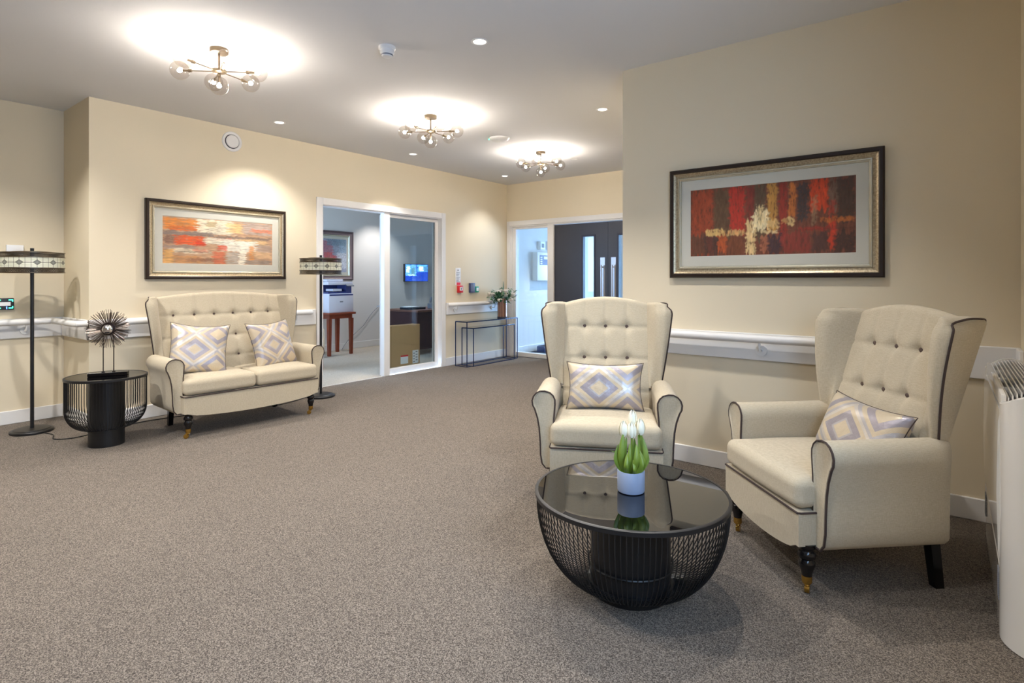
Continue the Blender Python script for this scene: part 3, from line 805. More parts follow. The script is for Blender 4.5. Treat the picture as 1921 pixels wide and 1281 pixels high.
def picture(label, loc, rz, W, Hh, pw, ph, base, patches, streak, seed, mats=('frameouter', 'gilt', 'giltlight'), fw=.075, res=(300, 130), grp=None):
    t = thing('framed_picture', label, 'picture', loc, rz, grp); s = fw / .075
    b = BM()
    frame_ring(b, W, Hh, [(0, 0), (0, .030), (.008 * s, .038), (.022 * s, .038), (.029 * s, .032)])
    obj('frame_edge', b, mats[0], t, 25)
    b = BM(); frame_ring(b, W, Hh, [(.029 * s, .032), (.036 * s, .028), (.048 * s, .024), (.056 * s, .022)]); obj('frame_face', b, mats[1], t, 25)
    b = BM(); frame_ring(b, W, Hh, [(.056 * s, .022), (.060 * s, .027), (.066 * s, .027), (.069 * s, .020), (.075 * s, .018), (.078 * s, .012)]); obj('frame_slip', b, mats[2], t, 25)
    b = BM(); frame_ring(b, W - .15 * s, Hh - .15 * s, [(0, .011), ((W - .15 * s - pw) / 2 - .004, .011), ((W - .15 * s - pw) / 2, .008)])
    # mat board drawn as ring with the print opening
    b.free(); b = BM(); x, z = W / 2 - .076 * s, Hh / 2 - .076 * s
    R1 = [(-x, -.011, -z), (x, -.011, -z), (x, -.011, z), (-x, -.011, z)]; R2 = [(-pw / 2 - .003, -.011, -ph / 2 - .003), (pw / 2 + .003, -.011, -ph / 2 - .003), (pw / 2 + .003, -.011, ph / 2 + .003), (-pw / 2 - .003, -.011, ph / 2 + .003)]
    R3 = [(q[0] - math.copysign(.003, q[0]), -.0085, q[2] - math.copysign(.003, q[2])) for q in R2]
    loft(b, [R1, R2, R3], cap=False); obj('mount', b, 'mountboard', t, 20)
    b = painted(pw, ph, res[0], res[1], base, patches, streak, seed); o = obj('print', b, 'paint', t); o.location = (0, -.009, 0)
    b = BM(); quad(b, [(-x, -.014, -z), (x, -.014, -z), (x, -.014, z), (-x, -.014, z)]); obj('picture_glass', b, 'picglass', t)
    return t
DK = (58, 42, 34); RD = (166, 52, 28); OR = (190, 84, 34); TN = (200, 160, 104); CRM = (226, 208, 168); GD = (176, 120, 50); GR = (120, 104, 88)
PB = [(.0, .16, .0, 1, (150, 62, 34), .9), (.16, .28, .25, 1, (92, 68, 46), .9), (.26, .37, .3, 1, (170, 44, 30), .95), (.37, .43, .1, 1, (120, 40, 30), .9), (.42, .50, .2, 1, (84, 66, 46), .9),
      (.50, .57, .3, 1, (176, 124, 56), .95), (.57, .63, .2, 1, (140, 40, 26), .9), (.63, .68, .5, .98, (180, 100, 40), .9), (.68, .75, .45, .97, (60, 48, 46), .9), (.75, .86, .55, 1, (196, 64, 24), .95),
      (.85, .92, .6, 1, (110, 84, 66), .8), (.90, 1, .4, 1, (70, 50, 38), .9), (.0, .12, .0, .34, (90, 58, 42), .9), (.09, .2, .0, .34, (60, 44, 40), .7), (.18, .25, .02, .35, (180, 80, 34), .8), (.10, .24, .28, .40, (206, 168, 104), .85), (.25, .37, .28, .38, (196, 156, 100), .75),
      (.26, .36, .0, .28, (110, 60, 34), .8), (.37, .44, .0, .5, (216, 182, 128), .92), (.41, .52, .34, .62, (222, 200, 156), .92), (.44, .49, .45, .72, (206, 178, 128), .85), (.50, .58, .36, .5, (204, 166, 110), .8), (.45, .57, .29, .35, (220, 190, 140), .7), (.62, .67, .38, .52, (214, 178, 120), .85), (.59, .64, .42, .5, (196, 150, 90), .7),
      (.46, .52, .05, .30, (170, 100, 70), .7), (.50, .60, .0, .28, (46, 36, 48), .75), (.58, .76, .0, .30, (130, 44, 34), .75), (.76, .86, .0, .28, (72, 44, 38), .8), (.85, .90, .05, .5, (190, 56, 24), .9), (.88, 1, .0, .28, (60, 40, 32), .85), (.80, 1, .40, .48, (180, 96, 36), .8), (.68, .9, .30, .37, (150, 40, 26), .7), (.55, 1, .315, .335, (60, 36, 30), .7), (.76, .80, .4, .8, (150, 120, 86), .5), (.86, .9, .5, .7, (170, 46, 26), .6)]
picture('wide abstract picture in red and gold vertical strokes above the armchairs', (-.905, YB, 1.625), 0, 1.245, .735, .965, .445, (110, 60, 40), PB, (26, 3), 1.7)
PA = [(.0, .34, .72, .98, (206, 124, 50), .95), (.05, .30, .70, .82, (196, 90, 34), .8), (.28, .62, .66, 1, (216, 204, 180), .9), (.36, .46, .82, .97, (170, 140, 90), .7), (.55, .72, .72, .95, (222, 178, 120), .8), (.70, 1, .70, 1, (170, 150, 140), .85), (.78, 1, .76, .86, (214, 120, 90), .85),
      (.0, .45, .60, .71, (120, 104, 98), .9), (.0, .12, .42, .62, (120, 84, 72), .8), (.10, .36, .40, .62, (206, 78, 28), .97), (.26, .36, .38, .52, (196, 52, 20), .9), (.42, .62, .52, .60, (200, 60, 30), .85), (.35, .7, .44, .60, (214, 206, 186), .8), (.45, 1, .58, .66, (110, 92, 86), .75), (.62, .95, .46, .60, (206, 168, 120), .75), (.50, .85, .30, .56, (224, 218, 204), .8),
      (.46, .56, .30, .44, (196, 66, 34), .8), (.0, .28, .30, .40, (140, 120, 112), .8), (.06, .40, .22, .34, (206, 190, 164), .8), (.26, .40, .24, .34, (190, 90, 60), .6), (.06, .46, .24, .28, (96, 76, 70), .7), (.0, .1, .0, .32, (206, 152, 88), .9), (.08, .34, .0, .18, (186, 128, 78), .8), (.20, .46, .04, .14, (120, 76, 60), .7), (.42, .54, .0, .30, (188, 76, 40), .7), (.54, .68, .0, .3, (168, 156, 144), .85), (.66, .74, .0, .4, (224, 214, 196), .85), (.76, .82, .1, .45, (206, 130, 60), .8), (.72, 1, .0, .12, (140, 124, 114), .8), (.8, 1, .14, .34, (206, 164, 124), .7), (.84, 1, .3, .5, (150, 132, 124), .6)]
picture('wide abstract picture in orange and cream horizontal strokes above the sofa', (XA, 2.668, 1.612), PI / 2, 1.35, .73, 1.06, .435, (180, 140, 110), PA, (4, 34), 6.3)
PO = [(.0, .75, .3, .95, (176, 90, 96), .7), (.2, .6, .35, .6, (206, 92, 92), .85), (.5, 1, .5, 1, (140, 162, 180), .8), (.3, 1, .8, 1, (120, 140, 156), .8), (.65, 1, .1, .6, (206, 206, 214), .8), (.3, .5, .3, .5, (200, 110, 110), .7)]
picture('pale abstract print in a brown frame on the office wall over the printer', (-8.48, 5.86, 1.655), PI / 2, .84, .86, .57, .58, (160, 160, 180), PO, (12, 12), 9.1, (pbr('office_frame_brown', (96, 78, 80), .4), pbr('office_frame_taupe', (140, 120, 122), .4, .2), 'giltlight'), .09, (90, 90))

# ------------------------------------------------------------------ ceiling fittings
def e(a, r): return Rv * (r * math.cos(math.radians(a))) + Fv * (r * math.sin(math.radians(a)))
def chandelier(label, x, y, a0):
    t = thing('ceiling_light', label, 'light', (x, y, H), 0, 'seven globe ceiling lights')
    b = BM(); lathe(b, [(.056, 0), (.056, -.026), (.053, -.030), (.001, -.030)][::-1], 40, cap=False); obj('canopy', b, 'bronze', t)
    b = BM(); rod(b, (0, 0, -.03), (0, 0, -.14), .006, 10); obj('stem', b, 'bronze', t)
    b = BM(); lathe(b, [(.001, -.164), (.03, -.162), (.045, -.155), (.047, -.148), (.045, -.141), (.03, -.136), (.001, -.134)], 36, cap=False); obj('hub', b, 'bronze', t)
    ends = []
    for k in range(6):
        d = e(a0 + 60 * k, 1); p0 = d * .04 + Vector((0, 0, -.15)); p1 = d * .175 + Vector((0, 0, -.15))
        b = BM(); rod(b, p0, p1, .0035, 8); rod(b, p1, p1 + d * .02, .010, 12); obj('arm', b, 'bronze', t); ends.append((p1 + d * .075, d))
    b = BM(); rod(b, (0, 0, -.16), (0, 0, -.185), .010, 12); obj('lower_stem', b, 'bronze', t); ends.append((Vector((0, 0, -.245)), Vector((0, 0, -1))))
    for c, d in ends:
        b = BM(); ball(b, (0, 0, 0), .060, 24, 16); xf(b, Matrix.Translation(c)); g = obj('globe', b, 'globe', t)
        b = BM(); ball(b, (0, 0, 0), .014, 10, 6); xf(b, Matrix.Translation(c)); obj('bulb', b, 'bulb', g)
        b = BM(); rod(b, c - d * .055, c - d * .02, .007, 8); obj('lamp_holder', b, 'bronze', g)
chandelier('bronze ceiling light with seven glass globes nearest the camera over the sofa end', -3.845, 1.784, 5)
chandelier('bronze ceiling light with seven glass globes in the middle of the three', -3.845, 3.727, -5)
chandelier('bronze ceiling light with seven glass globes farthest away by the entrance doors', -3.89, 5.60, 15)
SPOTS = []
def downlight(label, x, y, power=0, size=100, grp='recessed ceiling downlights', z=H, col=(1, .965, .915), blend=.6):
    t = thing('downlight', label, 'downlight', (x, y, z), 0, grp)
    b = BM(); lathe(b, [(.040, -.0005), (.043, -.004), (.052, -.005), (.056, -.002), (.056, -.0002)], 40, cap=False); obj('trim_ring', b, 'plastic', t)
    b = BM(); lathe(b, [(.040, -.001), (.03, -.003), (.001, -.004)], 30, cap=False); obj('lens', b, 'spotlit', t)
    if power: SPOTS.append((x, y, z, power, size, col, blend))
downlight('recessed ceiling downlight at the top centre, nearest and largest', -2.394, 2.756, 55)
downlight('recessed ceiling downlight near the corner of the right hand wall', -2.474, 4.534, 90, 135)
downlight('recessed ceiling downlight above the orange picture near the left wall', -5.18, 2.981, 48, 115)
downlight('recessed ceiling downlight in front of the office doorway', -5.20, 4.741, 42, 95)
downlight('recessed ceiling downlight above the console tables at the far left corner', -5.224, 6.583, 20)
downlight('recessed ceiling downlight over the radiator armchair, above the view', -1.05, 2.80, 40)
downlight('recessed ceiling downlight over the leftmost lamp, hidden left of the sofa wall', -5.2, .75, 60, 125)
downlight('added unseen fill downlight behind the viewpoint over the open carpet', -2.4, .9, 62, 130)  # extra unseen lamp, added to lift the light over the near carpet
downlight('added unseen fill downlight behind the viewpoint towards the left wall', -3.9, .1, 125, 140)  # wide unseen fill lamp, added to brighten the sofa side
downlight('added unseen fill downlight near the window side behind the viewpoint', -1.05, .9, 32, 130)  # another unseen lamp, added for more bounce in the shadows
downlight('recessed ceiling downlight in the office before the desk', -7.9, 6.75, 48, grp=None, col=(1, .95, .9))
downlight('added unseen fill downlight in the lobby beyond the glass', -4.6, 8.6, 110, grp=None, col=(1, .96, .9))  # unseen lamp added to brighten the lobby
sd = thing('smoke_detector', 'white smoke detector on the ceiling between the first two globe lights', 'smoke detector', (-2.933, 2.445, H))
b = BM(); lathe(b, [(.001, -.022), (.050, -.022), (.055, -.016), (.055, 0)], 36, cap=False); obj('base', b, 'plastic', sd)
b = BM(); lathe(b, [(.001, -.066), (.030, -.066), (.036, -.060), (.040, -.046), (.047, -.040), (.047, -.022)], 36, cap=False); obj('sensor_head', b, 'plastic', sd)
b = BM(); lathe(b, [(.0365, -.060), (.0385, -.056), (.0392, -.052), (.0372, -.052)], 36, close=True); obj('vent_slot', b, 'mattgrey', sd)
wp = thing('ceiling_access_point', 'shallow white disc with a green light on the ceiling between the far globe lights', 'ceiling device', (-3.865, 4.777, H))
b = BM(); lathe(b, [(.001, -.032), (.06, -.030), (.095, -.022), (.110, -.008), (.112, 0)], 44, cap=False); obj('cover', b, 'plastic', wp)
b = BM(); ball(b, (-.10, -.06, -.012), .006, 8, 6); obj('indicator', b, 'led', wp)
for x, y, l in ((-3.60, 1.735, 'small flat white ceiling cap beside the nearest globe light'), (-3.79, 6.20, 'small flat white ceiling cap beside the farthest globe light')):
    b = BM(); lathe(b, [(.001, -.004), (.042, -.004), (.046, 0)], 36, cap=False); o = obj('ceiling_rose', b, 'plastic'); o.location = (x, y, H); tag(o, l, 'ceiling cap', 'ceiling caps')
vt = thing('air_valve', 'round white air valve on the wall above the orange picture', 'vent', (XA, 2.775, 2.630), 0)
vm = Matrix.Rotation(PI / 2, 4, 'Y')
b = BM(); lathe(b, [(.100, 0), (.100, .006), (.094, .012), (.074, .010), (.070, .002), (.001, .002)], 48, cap=False); xf(b, vm); obj('outer_ring', b, 'white', vt)
b = BM(); lathe(b, [(.062, .006), (.064, .016), (.058, .021), (.001, .023)], 48, cap=False); xf(b, vm); obj('centre_disc', b, 'white', vt)
b = BM(); lathe(b, [(.072, .0025), (.001, .0025)], 48, cap=False); xf(b, vm); obj('gap', b, 'darkgrey', vt)

# ------------------------------------------------------------------ wall devices
def wallbox(name, label, cat, x, y, z, w, h, d, m, bev=.003):
    b = BM(); box(b, 0, d, -w / 2, w / 2, -h / 2, h / 2, bev, 2); o = obj(name, b, m); o.location = (x, y, z); return tag(o, label, cat)
def text(s, size, parent, loc, m='ink', rot=(PI / 2, 0, PI / 2)):
    c = bpy.data.curves.new('lettering', 'FONT'); c.body = s; c.size = size; c.align_x = 'CENTER'; c.align_y = 'CENTER'; c.extrude = .0003
    tmp = bpy.data.objects.new('lettering', c); COL.objects.link(tmp)
    dg = bpy.context.evaluated_depsgraph_get(); me = bpy.data.meshes.new_from_object(tmp.evaluated_get(dg))
    bpy.data.objects.remove(tmp); o = bpy.data.objects.new('lettering', me); me.materials.clear(); me.materials.append(M[m]); COL.objects.link(o)
    o.parent = parent; o.location = loc; o.rotation_euler = rot; return o
n = wallbox('fire_notice', 'white fire action notice in a clear holder above the red call point', 'sign', XA, 6.085, 1.285, .11, .25, .004, 'paper', .001)
for k in range(7):
    b = BM(); box(b, .004, .005, -.036, .036 - .012 * (k % 3), .05 - .022 * k, .056 - .022 * k); obj('printed_line', b, 'mattgrey', n)
b = BM(); box(b, .004, .005, -.012, .012, .085, .10); obj('emblem', b, 'ink', n)
b = BM(); box(b, .004, .0052, -.03, .05, -.124, -.088); obj('red_band', b, 'red', n)
n = wallbox('fire_call_point', 'red square fire alarm call point below the white notice', 'alarm', XA, 6.11, 1.098, .098, .105, .042, 'red', .006)
b = BM(); box(b, .042, .044, -.028, .032, -.02, .032); obj('break_glass', b, 'paper', n)
b = BM(); box(b, .044, .0446, -.014, .018, .004, .008); box(b, .044, .0446, -.003, .006, -.012, .02); obj('pictogram', b, 'ink', n)
n = wallbox('access_reader', 'slate blue keypad box on the wall right of the call point', 'keypad', XA, 6.372, 1.115, .10, .145, .04, 'bluegrey', .004)
for k in range(3):
    b = BM(); box(b, .04, .0412, -.035 + .025 * k, -.02 + .025 * k, -.055, .055); obj('key_column', b, 'mattgrey', n)
n = wallbox('door_release', 'small green exit release beside the slate blue keypad', 'switch', XA, 6.475, 1.09, .075, .09, .04, 'green', .006)
b = BM(); box(b, .04, .0415, -.022, .022, -.025, .025); obj('release_plate', b, 'paper', n)
n = wallbox('exit_button', 'glowing green exit button box on the recess wall by the left lamp', 'switch', XR, 1.165, 1.035, .125, .10, .035, 'darkgrey', .006)
for sy in (-1, 1):
    for sz in (-1, 1):
        b = BM(); box(b, .035, .037, sy * .04 - .014, sy * .04 + .014, sz * .034 - .004, sz * .034 + .004); box(b, .035, .037, sy * .052 - .003, sy * .052 + .003, sz * .028 - .008, sz * .028 + .008); obj('green_light', b, 'led', n)
b = BM(); box(b, .035, .038, -.038, .038, -.016, .016); obj('release_plate', b, 'paper', n)
b = BM(); box(b, .035, .037, .010, .016, -.042, -.022); obj('blue_light', b, 'ledblue', n)
wallbox('wall_sensor', 'plain white box on the recess wall just above the left lamp shade', 'sensor', XR, 1.235, 1.50, .115, .085, .03, 'plastic', .004)

# ------------------------------------------------------------------ console tables with vase
def console(label, x0, x1, y0, y1, h, bw=.010):
    t = thing('console_table', label, 'table', ((x0 + x1) / 2, (y0 + y1) / 2, 0), 0, 'nested console tables')
    hx, hy = (x1 - x0) / 2, (y1 - y0) / 2; b = BM()
    for sx in (-1, 1):
        for sy in (-1, 1): box(b, sx * (hx - bw / 2) - bw / 2, sx * (hx - bw / 2) + bw / 2, sy * (hy - bw / 2) - bw / 2, sy * (hy - bw / 2) + bw / 2, 0, h)
    for z0 in (0, h - bw):
        for sx in (-1, 1): box(b, sx * (hx - bw / 2) - bw / 2, sx * (hx - bw / 2) + bw / 2, -hy, hy, z0, z0 + bw)
        for sy in (-1, 1): box(b, -hx, hx, sy * (hy - bw / 2) - bw / 2, sy * (hy - bw / 2) + bw / 2, z0, z0 + bw)
    obj('metal_frame', b, consolemat, t)
    b = BM(); box(b, -hx + .003, hx - .003, -hy + .003, hy - .003, h, h + .006); obj('glass_top', b, 'tableglass', t)
consolemat = pbr('blue_black_metal', (30, 46, 84), .35, .4)
console('larger dark metal console table with glass top under the handrail', -5.605, -5.375, 5.915, 7.10, .64)
console('smaller dark metal console table nested inside the larger one', -5.578, -5.348, 6.02, 6.99, .545)
vs = thing('vase', 'ribbed copper glass vase standing on the larger console table', 'vase', (-5.47, 6.83, .646))
b = BM(); lathe(b, [(.001, 0.002), (.070, .002), (.076, .010), (.076, .30), (.072, .30), (.072, .03), (.001, .03)], 40, cap=False); obj('body', b, 'vase', vs)
b = BM(); lathe(b, [(.068, 0), (.078, 0), (.078, .022), (.0765, .022)], 40, cap=False); obj('foot', b, 'ink', vs)
bq = thing('flower_bouquet', 'bouquet of cream roses and greenery in the copper vase', 'flowers', (-5.47, 6.83, .90)); bq.scale = (1.12, 1.12, 1.12)
random.seed(21)
for k in range(15):
    a = k * 2.4; rr = .035 + .15 * math.sqrt((k + .5) / 15); p = Vector((rr * math.cos(a), rr * math.sin(a), .13 + random.uniform(-.05, .09) - rr * .35))
    b = BM()
    for q in range(7):
        th = q * 2.4; rad = .015 + .0042 * q
        rows_ = []
        for i in range(5):
            u = i / 4; r_ = rad * math.sin(PI * (.15 + .55 * u)); wd = 1.1
            rows_.append([p + Vector((r_ * math.cos(th + wd * s), r_ * math.sin(th + wd * s), -.02 + .04 * u)) for s in (-1, -.5, 0, .5, 1)])
        loft(b, rows_, cap=False, closed=False)
    ball(b, p, .014, 8, 6)
    obj('rose', b, 'bloom', bq, 80)
    b = BM(); tube(b, catmull([Vector((p.x * .15, p.y * .15, -.2)), Vector((p.x * .3, p.y * .3, .02)), p], 4), .002, 5); obj('stem', b, 'leafdark', bq)
for k in range(48):
    a = random.uniform(0, 2 * PI); rr = random.uniform(.09, .225); zt = random.uniform(-.02, .20) - rr * .25
    base = Vector((.3 * rr * math.cos(a), .3 * rr * math.sin(a), .0)); tip = Vector((rr * math.cos(a), rr * math.sin(a), zt + .02))
    b = BM()
    for q in range(5):
        u = .3 + .17 * q; c = base.lerp(tip, u); dd = Vector((random.uniform(-.5, .5), random.uniform(-.5, .5), random.uniform(-.1, .5))).normalized()
        leafmesh(b, c, c + dd * .055, .012, Vector((0, 0, .006)), dd.cross(Vector((.3, .1, 1))).normalized())
    obj('foliage_sprig', b, 'leafdark', bq, 80)
b = BM(); leafmesh(b, Vector((0, 0, .05)), Vector((.0, .02, .28)), .014, Vector((.01, 0, 0)), Vector((0, 1, 0))); obj('foliage_sprig', b, 'leafdark', bq, 80)

# ------------------------------------------------------------------ radiator
rd = thing('radiator', 'white low surface temperature radiator with louvred top beside the armchair', 'radiator', (XC, 3.05, 0))
M['rad'] = pbr('glossy_white_enamel', (232, 228, 222), .12, coat=.5)
x0, x1, ya, yb_, z1 = -.145, -.0, -.46, .545, .870
def topz(x): return z1 - .03 * ((x - (x0 + x1) / 2 - .02) / ((x1 - x0) / 2)) ** 2
n = 12
P = [(x0 + .005, .004)] + [(x0, .16), (x0, z1 - .06)] + [(x0 + (x1 - x0) * i / n, topz(x0 + (x1 - x0) * i / n)) for i in range(n + 1)] + [(x1, .004)]
b = BM()
prism(b, P, 'y', yb_ - .022, yb_); obj('end_panel', b, 'rad', rd, 30)
pl = [(x1, ya + .022)] + [(x1 + (x0 - x1) * math.cos(a * PI / 24), ya + .022 - .15 * math.sin(a * PI / 24)) for a in range(12, -1, -1)]
b = BM(); loft(b, [[(x, y, .004) for x, y in pl], [(x, y, topz(x) - .006) for x, y in pl], [(x1 + (x - x1) * .95, ya + .022 + (y - ya - .022) * .95, topz(x)) for x, y in pl]]); obj('end_panel', b, 'rad', rd, 30)
b = BM()
Q = [(x0 + .004, .235), (x0 - .004, .30), (x0 - .008, .5), (x0 - .004, .75), (x0 + .002, .785), (x0 + .018, .785), (x0 + .016, .235)]
prism(b, Q, 'y', ya + .022, yb_ - .022); obj('front_panel', b, 'rad', rd, 40)
b = BM(); box(b, x0 + .004, x0 + .020, ya + .022, yb_ - .022, .79, .845, .005, 2); obj('front_rail', b, 'rad', rd)
b = BM(); box(b, x0 + .002, x0 + .016, ya + .022, yb_ - .022, .004, .228, .003, 1); obj('plinth', b, 'rad', rd)
b = BM(); box(b, x0 + .03, x1 - .02, ya + .04, yb_ - .04, .2, .78); box(b, x0 + .022, x1, ya + .024, yb_ - .024, .785, .80); obj('heating_core', b, 'mattgrey', rd)
b = BM()
for i in range(11):
    xx = x0 + .024 + (x1 - x0 - .03) * i / 10; zz = topz(xx) - .006
    box(b, xx - .0022, xx + .0022, ya + .022, yb_ - .022, zz - .022, zz)
for k in range(1, 4):
    yy = ya + (yb_ - ya) * k / 4
    box(b, x0 + .02, x1 - .004, yy - .002, yy + .002, z1 - .05, z1 - .03)
obj('louvre_grille', b, 'rad', rd)
b = BM()
for k in range(14): box(b, x0 - .002, x0 + .003, yb_ - .09, yb_ - .03, .12 + .0075 * k, .1235 + .0075 * k)
obj('air_inlet', b, 'mattgrey', rd); b = BM()
for k in range(14): box(b, x0 - .002, x0 + .003, ya + .03, ya + .09, .12 + .0075 * k, .1235 + .0075 * k)
obj('air_inlet', b, 'mattgrey', rd)

# ------------------------------------------------------------------ office contents
pt_ = thing('printer_table', 'reddish wooden square table holding the office printer', 'table', (-8.09, 5.62, 0))
b = BM(); box(b, -.27, .25, -.26, .26, .665, .70, .008, 2); box(b, -.22, .20, -.22, .22, .60, .665); obj('tabletop', b, 'redwood', pt_)
for sx in (-.2, .18):
    for sy in (-.21, .21):
        b = BM(); loft(b, [[(sx + a * .03, sy + c * .03, .6) for a, c in ((-1, -1), (1, -1), (1, 1), (-1, 1))], [(sx + a * .022, sy + c * .022, 0) for a, c in ((-1, -1), (1, -1), (1, 1), (-1, 1))]]); obj('leg', b, 'redwood', pt_)
pr = thing('printer', 'white and slate multifunction printer on the reddish table in the office', 'printer', (-8.09, 5.62, .70))
M['prwhite'] = pbr('white_printer_plastic', (222, 222, 236), .4); M['prdark'] = pbr('slate_printer_plastic', (60, 70, 130), .4)
b = BM(); box(b, -.22, .21, -.235, .235, .0, .31, .008, 2); obj('body', b, 'prwhite', pr)
b = BM(); box(b, .21, .214, -.225, .225, .275, .30); box(b, -.18, .17, -.225, .225, .31, .335); box(b, -.18, -.08, -.225, .225, .335, .46); box(b, -.18, .17, .12, .225, .335, .45); obj('paper_bay', b, 'prdark', pr)
b = BM(); box(b, -.2, .19, -.235, .235, .45, .50, .008, 2); box(b, -.18, .10, -.2, .12, .50, .545, .015, 2); obj('scanner_lid', b, 'prwhite', pr)
b = BM(); box(b, -.06, .06, -.07, .07, -.008, .008, .004, 1); xf(b, Matrix.Translation((.19, .16, .46)) @ Matrix.Rotation(.5, 4, 'Y')); obj('control_panel', b, 'mattgrey', pr)
b = BM(); box(b, -.05, .15, -.12, .05, .345, .385, .004, 1); obj('output_tray', b, 'prwhite', pr)
b = BM(); box(b, .21, .213, -.03, .03, .165, .185); obj('badge', b, 'mattgrey', pr)
# upholstered chair just inside the doorway
oc = thing('office_visitor_chair', 'beige upholstered chair with wooden leg just inside the office doorway', 'chair', (-7.05, 4.36, 0), -.25)
b = BM(); rbox(b, .25, .25, .07, .04, (0, 0, .44), 3, 4); obj('seat', b, 'fabric', oc, 80)
b = BM(); rbox(b, .05, .24, .27, .045, (-.22, 0, .62), 3, 4); obj('backrest', b, 'fabric', oc, 80)
b = BM(); rbox(b, .22, .035, .15, .03, (.0, .235, .42), 3, 4); rbox(b, .22, .035, .15, .03, (.0, -.235, .42), 3, 4); obj('armrest', b, 'fabric', oc, 80)
for sx in (-.2, .2):
    for sy in (-.22, .22):
        b = BM(); loft(b, [[(sx + a * .02, sy + c * .02, .38) for a, c in ((-1, -1), (1, -1), (1, 1), (-1, 1))], [(sx * 1.05 + a * .012, sy * 1.05 + c * .012, 0) for a, c in ((-1, -1), (1, -1), (1, 1), (-1, 1))]]); obj('leg', b, 'redwood', oc)
# cardboard box
cb = thing('cardboard_box', 'large brown cardboard box standing behind the office window', 'box', (-6.17, 5.16, 0))
b = BM(); box(b, -.16, .0, .0, .60, 0, .585, .003, 1); obj('carton', b, 'card', cb)
b = BM(); box(b, .0, .0015, .03, .036, .0, .585); box(b, .0, .0015, .055, .06, .0, .585); obj('flap_seam', b, pbr('cardboard_shadow_line', (158, 120, 80), .8), cb)
b = BM(); box(b, .0, .002, .23, .37, .035, .15); lb = obj('label_sheet', b, 'paper', cb)
b = BM(); box(b, .002, .003, .23, .37, .135, .158); obj('red_header', b, 'red', lb)
b = BM(); box(b, .0, .002, .455, .57, .02, .21); lb = obj('label_sheet', b, 'paper', cb)
b = BM()
for k in range(8): box(b, .002, .003, .465 + .05 * (k % 2), .50 + .05 * (k % 2), .04 + .02 * k, .052 + .02 * k)
obj('printed_line', b, 'mattgrey', lb)
# desk and things on it
dk = thing('desk', 'dark brown wooden office desk behind the cardboard box', 'desk', (-7.25, 6.95, 0))
b = BM(); box(b, -.42, .40, -.60, .95, .70, .735, .004, 1); obj('desktop', b, pbr('brown_desk_top', (128, 86, 70), .4, var=(8, .15)), dk)
b = BM(); box(b, .30, .325, -.55, .92, .08, .70); obj('modesty_panel', b, 'darkwood', dk)
for y in (-.57, .89):
    b = BM(); box(b, -.38, .36, y, y + .03, 0, .70); obj('side_panel', b, 'darkwood', dk)
mo = thing('computer_monitor', 'dark computer monitor seen from behind on the office desk', 'monitor', (-7.36, 7.34, .735), .5)
b = BM(); box(b, -.02, .02, -.26, .26, .08, .41, .008, 2); obj('housing', b, 'darkgrey', mo)
b = BM(); box(b, -.012, .012, -.03, .03, .0, .15); box(b, -.09, .09, -.11, .11, 0, .012, .004, 1); obj('stand', b, 'darkgrey', mo)
b = BM(); box(b, .0205, .022, -.23, -.12, .18, .38); obj('reflection_plate', b, 'bluegrey', mo)
ph = thing('desk_telephone', 'grey office telephone with upright handset on the desk', 'telephone', (-7.08, 6.95, .735), .3)
b = BM(); prism(b, [(-.09, 0), (.09, 0), (.09, .02), (-.09, .09)], 'y', -.08, .08); obj('base', b, 'mattgrey', ph)
b = BM(); tube(b, catmull([(-.05, -.05, .10), (-.04, -.05, .16), (-.03, -.05, .20)], 4), .022, 10); obj('handset', b, 'mattgrey', ph)
b = BM(); box(b, -.14, .14, -.17, .17, 0, .035, .006, 1); o = obj('document_tray', b, 'darkgrey'); o.location = (-7.2, 6.56, .735); tag(o, 'dark document tray at the left end of the office desk', 'tray')
b = BM()
for k in range(5):
    c = BM(); box(c, -.105, .105, -.148, .148, .001 + .004 * k, .004 + .004 * k); xf(c, Matrix.Translation((.02 * k - .04, .03 * math.sin(k * 2), 0)) @ Matrix.Rotation(.35 * math.sin(k * 3.1), 4, 'Z'))
    me = bpy.data.meshes.new('t'); c.to_mesh(me); c.free(); b.from_mesh(me); bpy.data.meshes.remove(me)
o = obj('paper_stack', b, 'paper'); o.location = (-6.97, 7.22, .735); tag(o, 'untidy white papers beside the telephone on the desk', 'papers')
b = BM()
for k in range(3):
    c = BM(); box(c, -.10, .10, -.13, .13, .001 + .004 * k, .004 + .004 * k); xf(c, Matrix.Rotation(.3 * k - .2, 4, 'Z'))
    me = bpy.data.meshes.new('t'); c.to_mesh(me); c.free(); b.from_mesh(me); bpy.data.meshes.remove(me)
o = obj('paper_stack', b, 'paper'); o.location = (-7.2, 6.50, .772); tag(o, 'white papers lying in the dark document tray', 'papers')
# wall television
tv = thing('wall_television', 'wall mounted screen showing security camera pictures in the office', 'television', (-8.48, 7.73, 1.37), PI / 2)
b = BM(); box(b, -.31, .31, -.11, -.06, -.175, .175, .006, 2); obj('housing', b, 'darkgrey', tv)
b = BM(); box(b, -.1, .1, -.06, 0, -.08, .08); obj('wall_bracket', b, 'mattgrey', tv)
TVp = [(.0, .48, .30, 1, (90, 150, 190), .9), (.05, .2, .5, .9, (200, 220, 210), .8), (.25, .42, .38, .8, (70, 110, 120), .9), (.52, 1, .55, 1, (80, 150, 200), .9), (.6, .8, .6, .9, (210, 225, 215), .8), (.82, 1, .6, .9, (60, 100, 130), .8), (.1, .4, .30, .42, (180, 205, 200), .7), (.05, .12, .10, .12, (160, 190, 240), .8), (.3, .42, .10, .12, (160, 190, 240), .8), (.6, .72, .10, .12, (160, 190, 240), .8)]
b = painted(.6, .33, 60, 34, (30, 60, 150), TVp, (14, 14), 3.3); o = obj('screen', b, 'screen', tv); o.location = (0, -.112, 0)
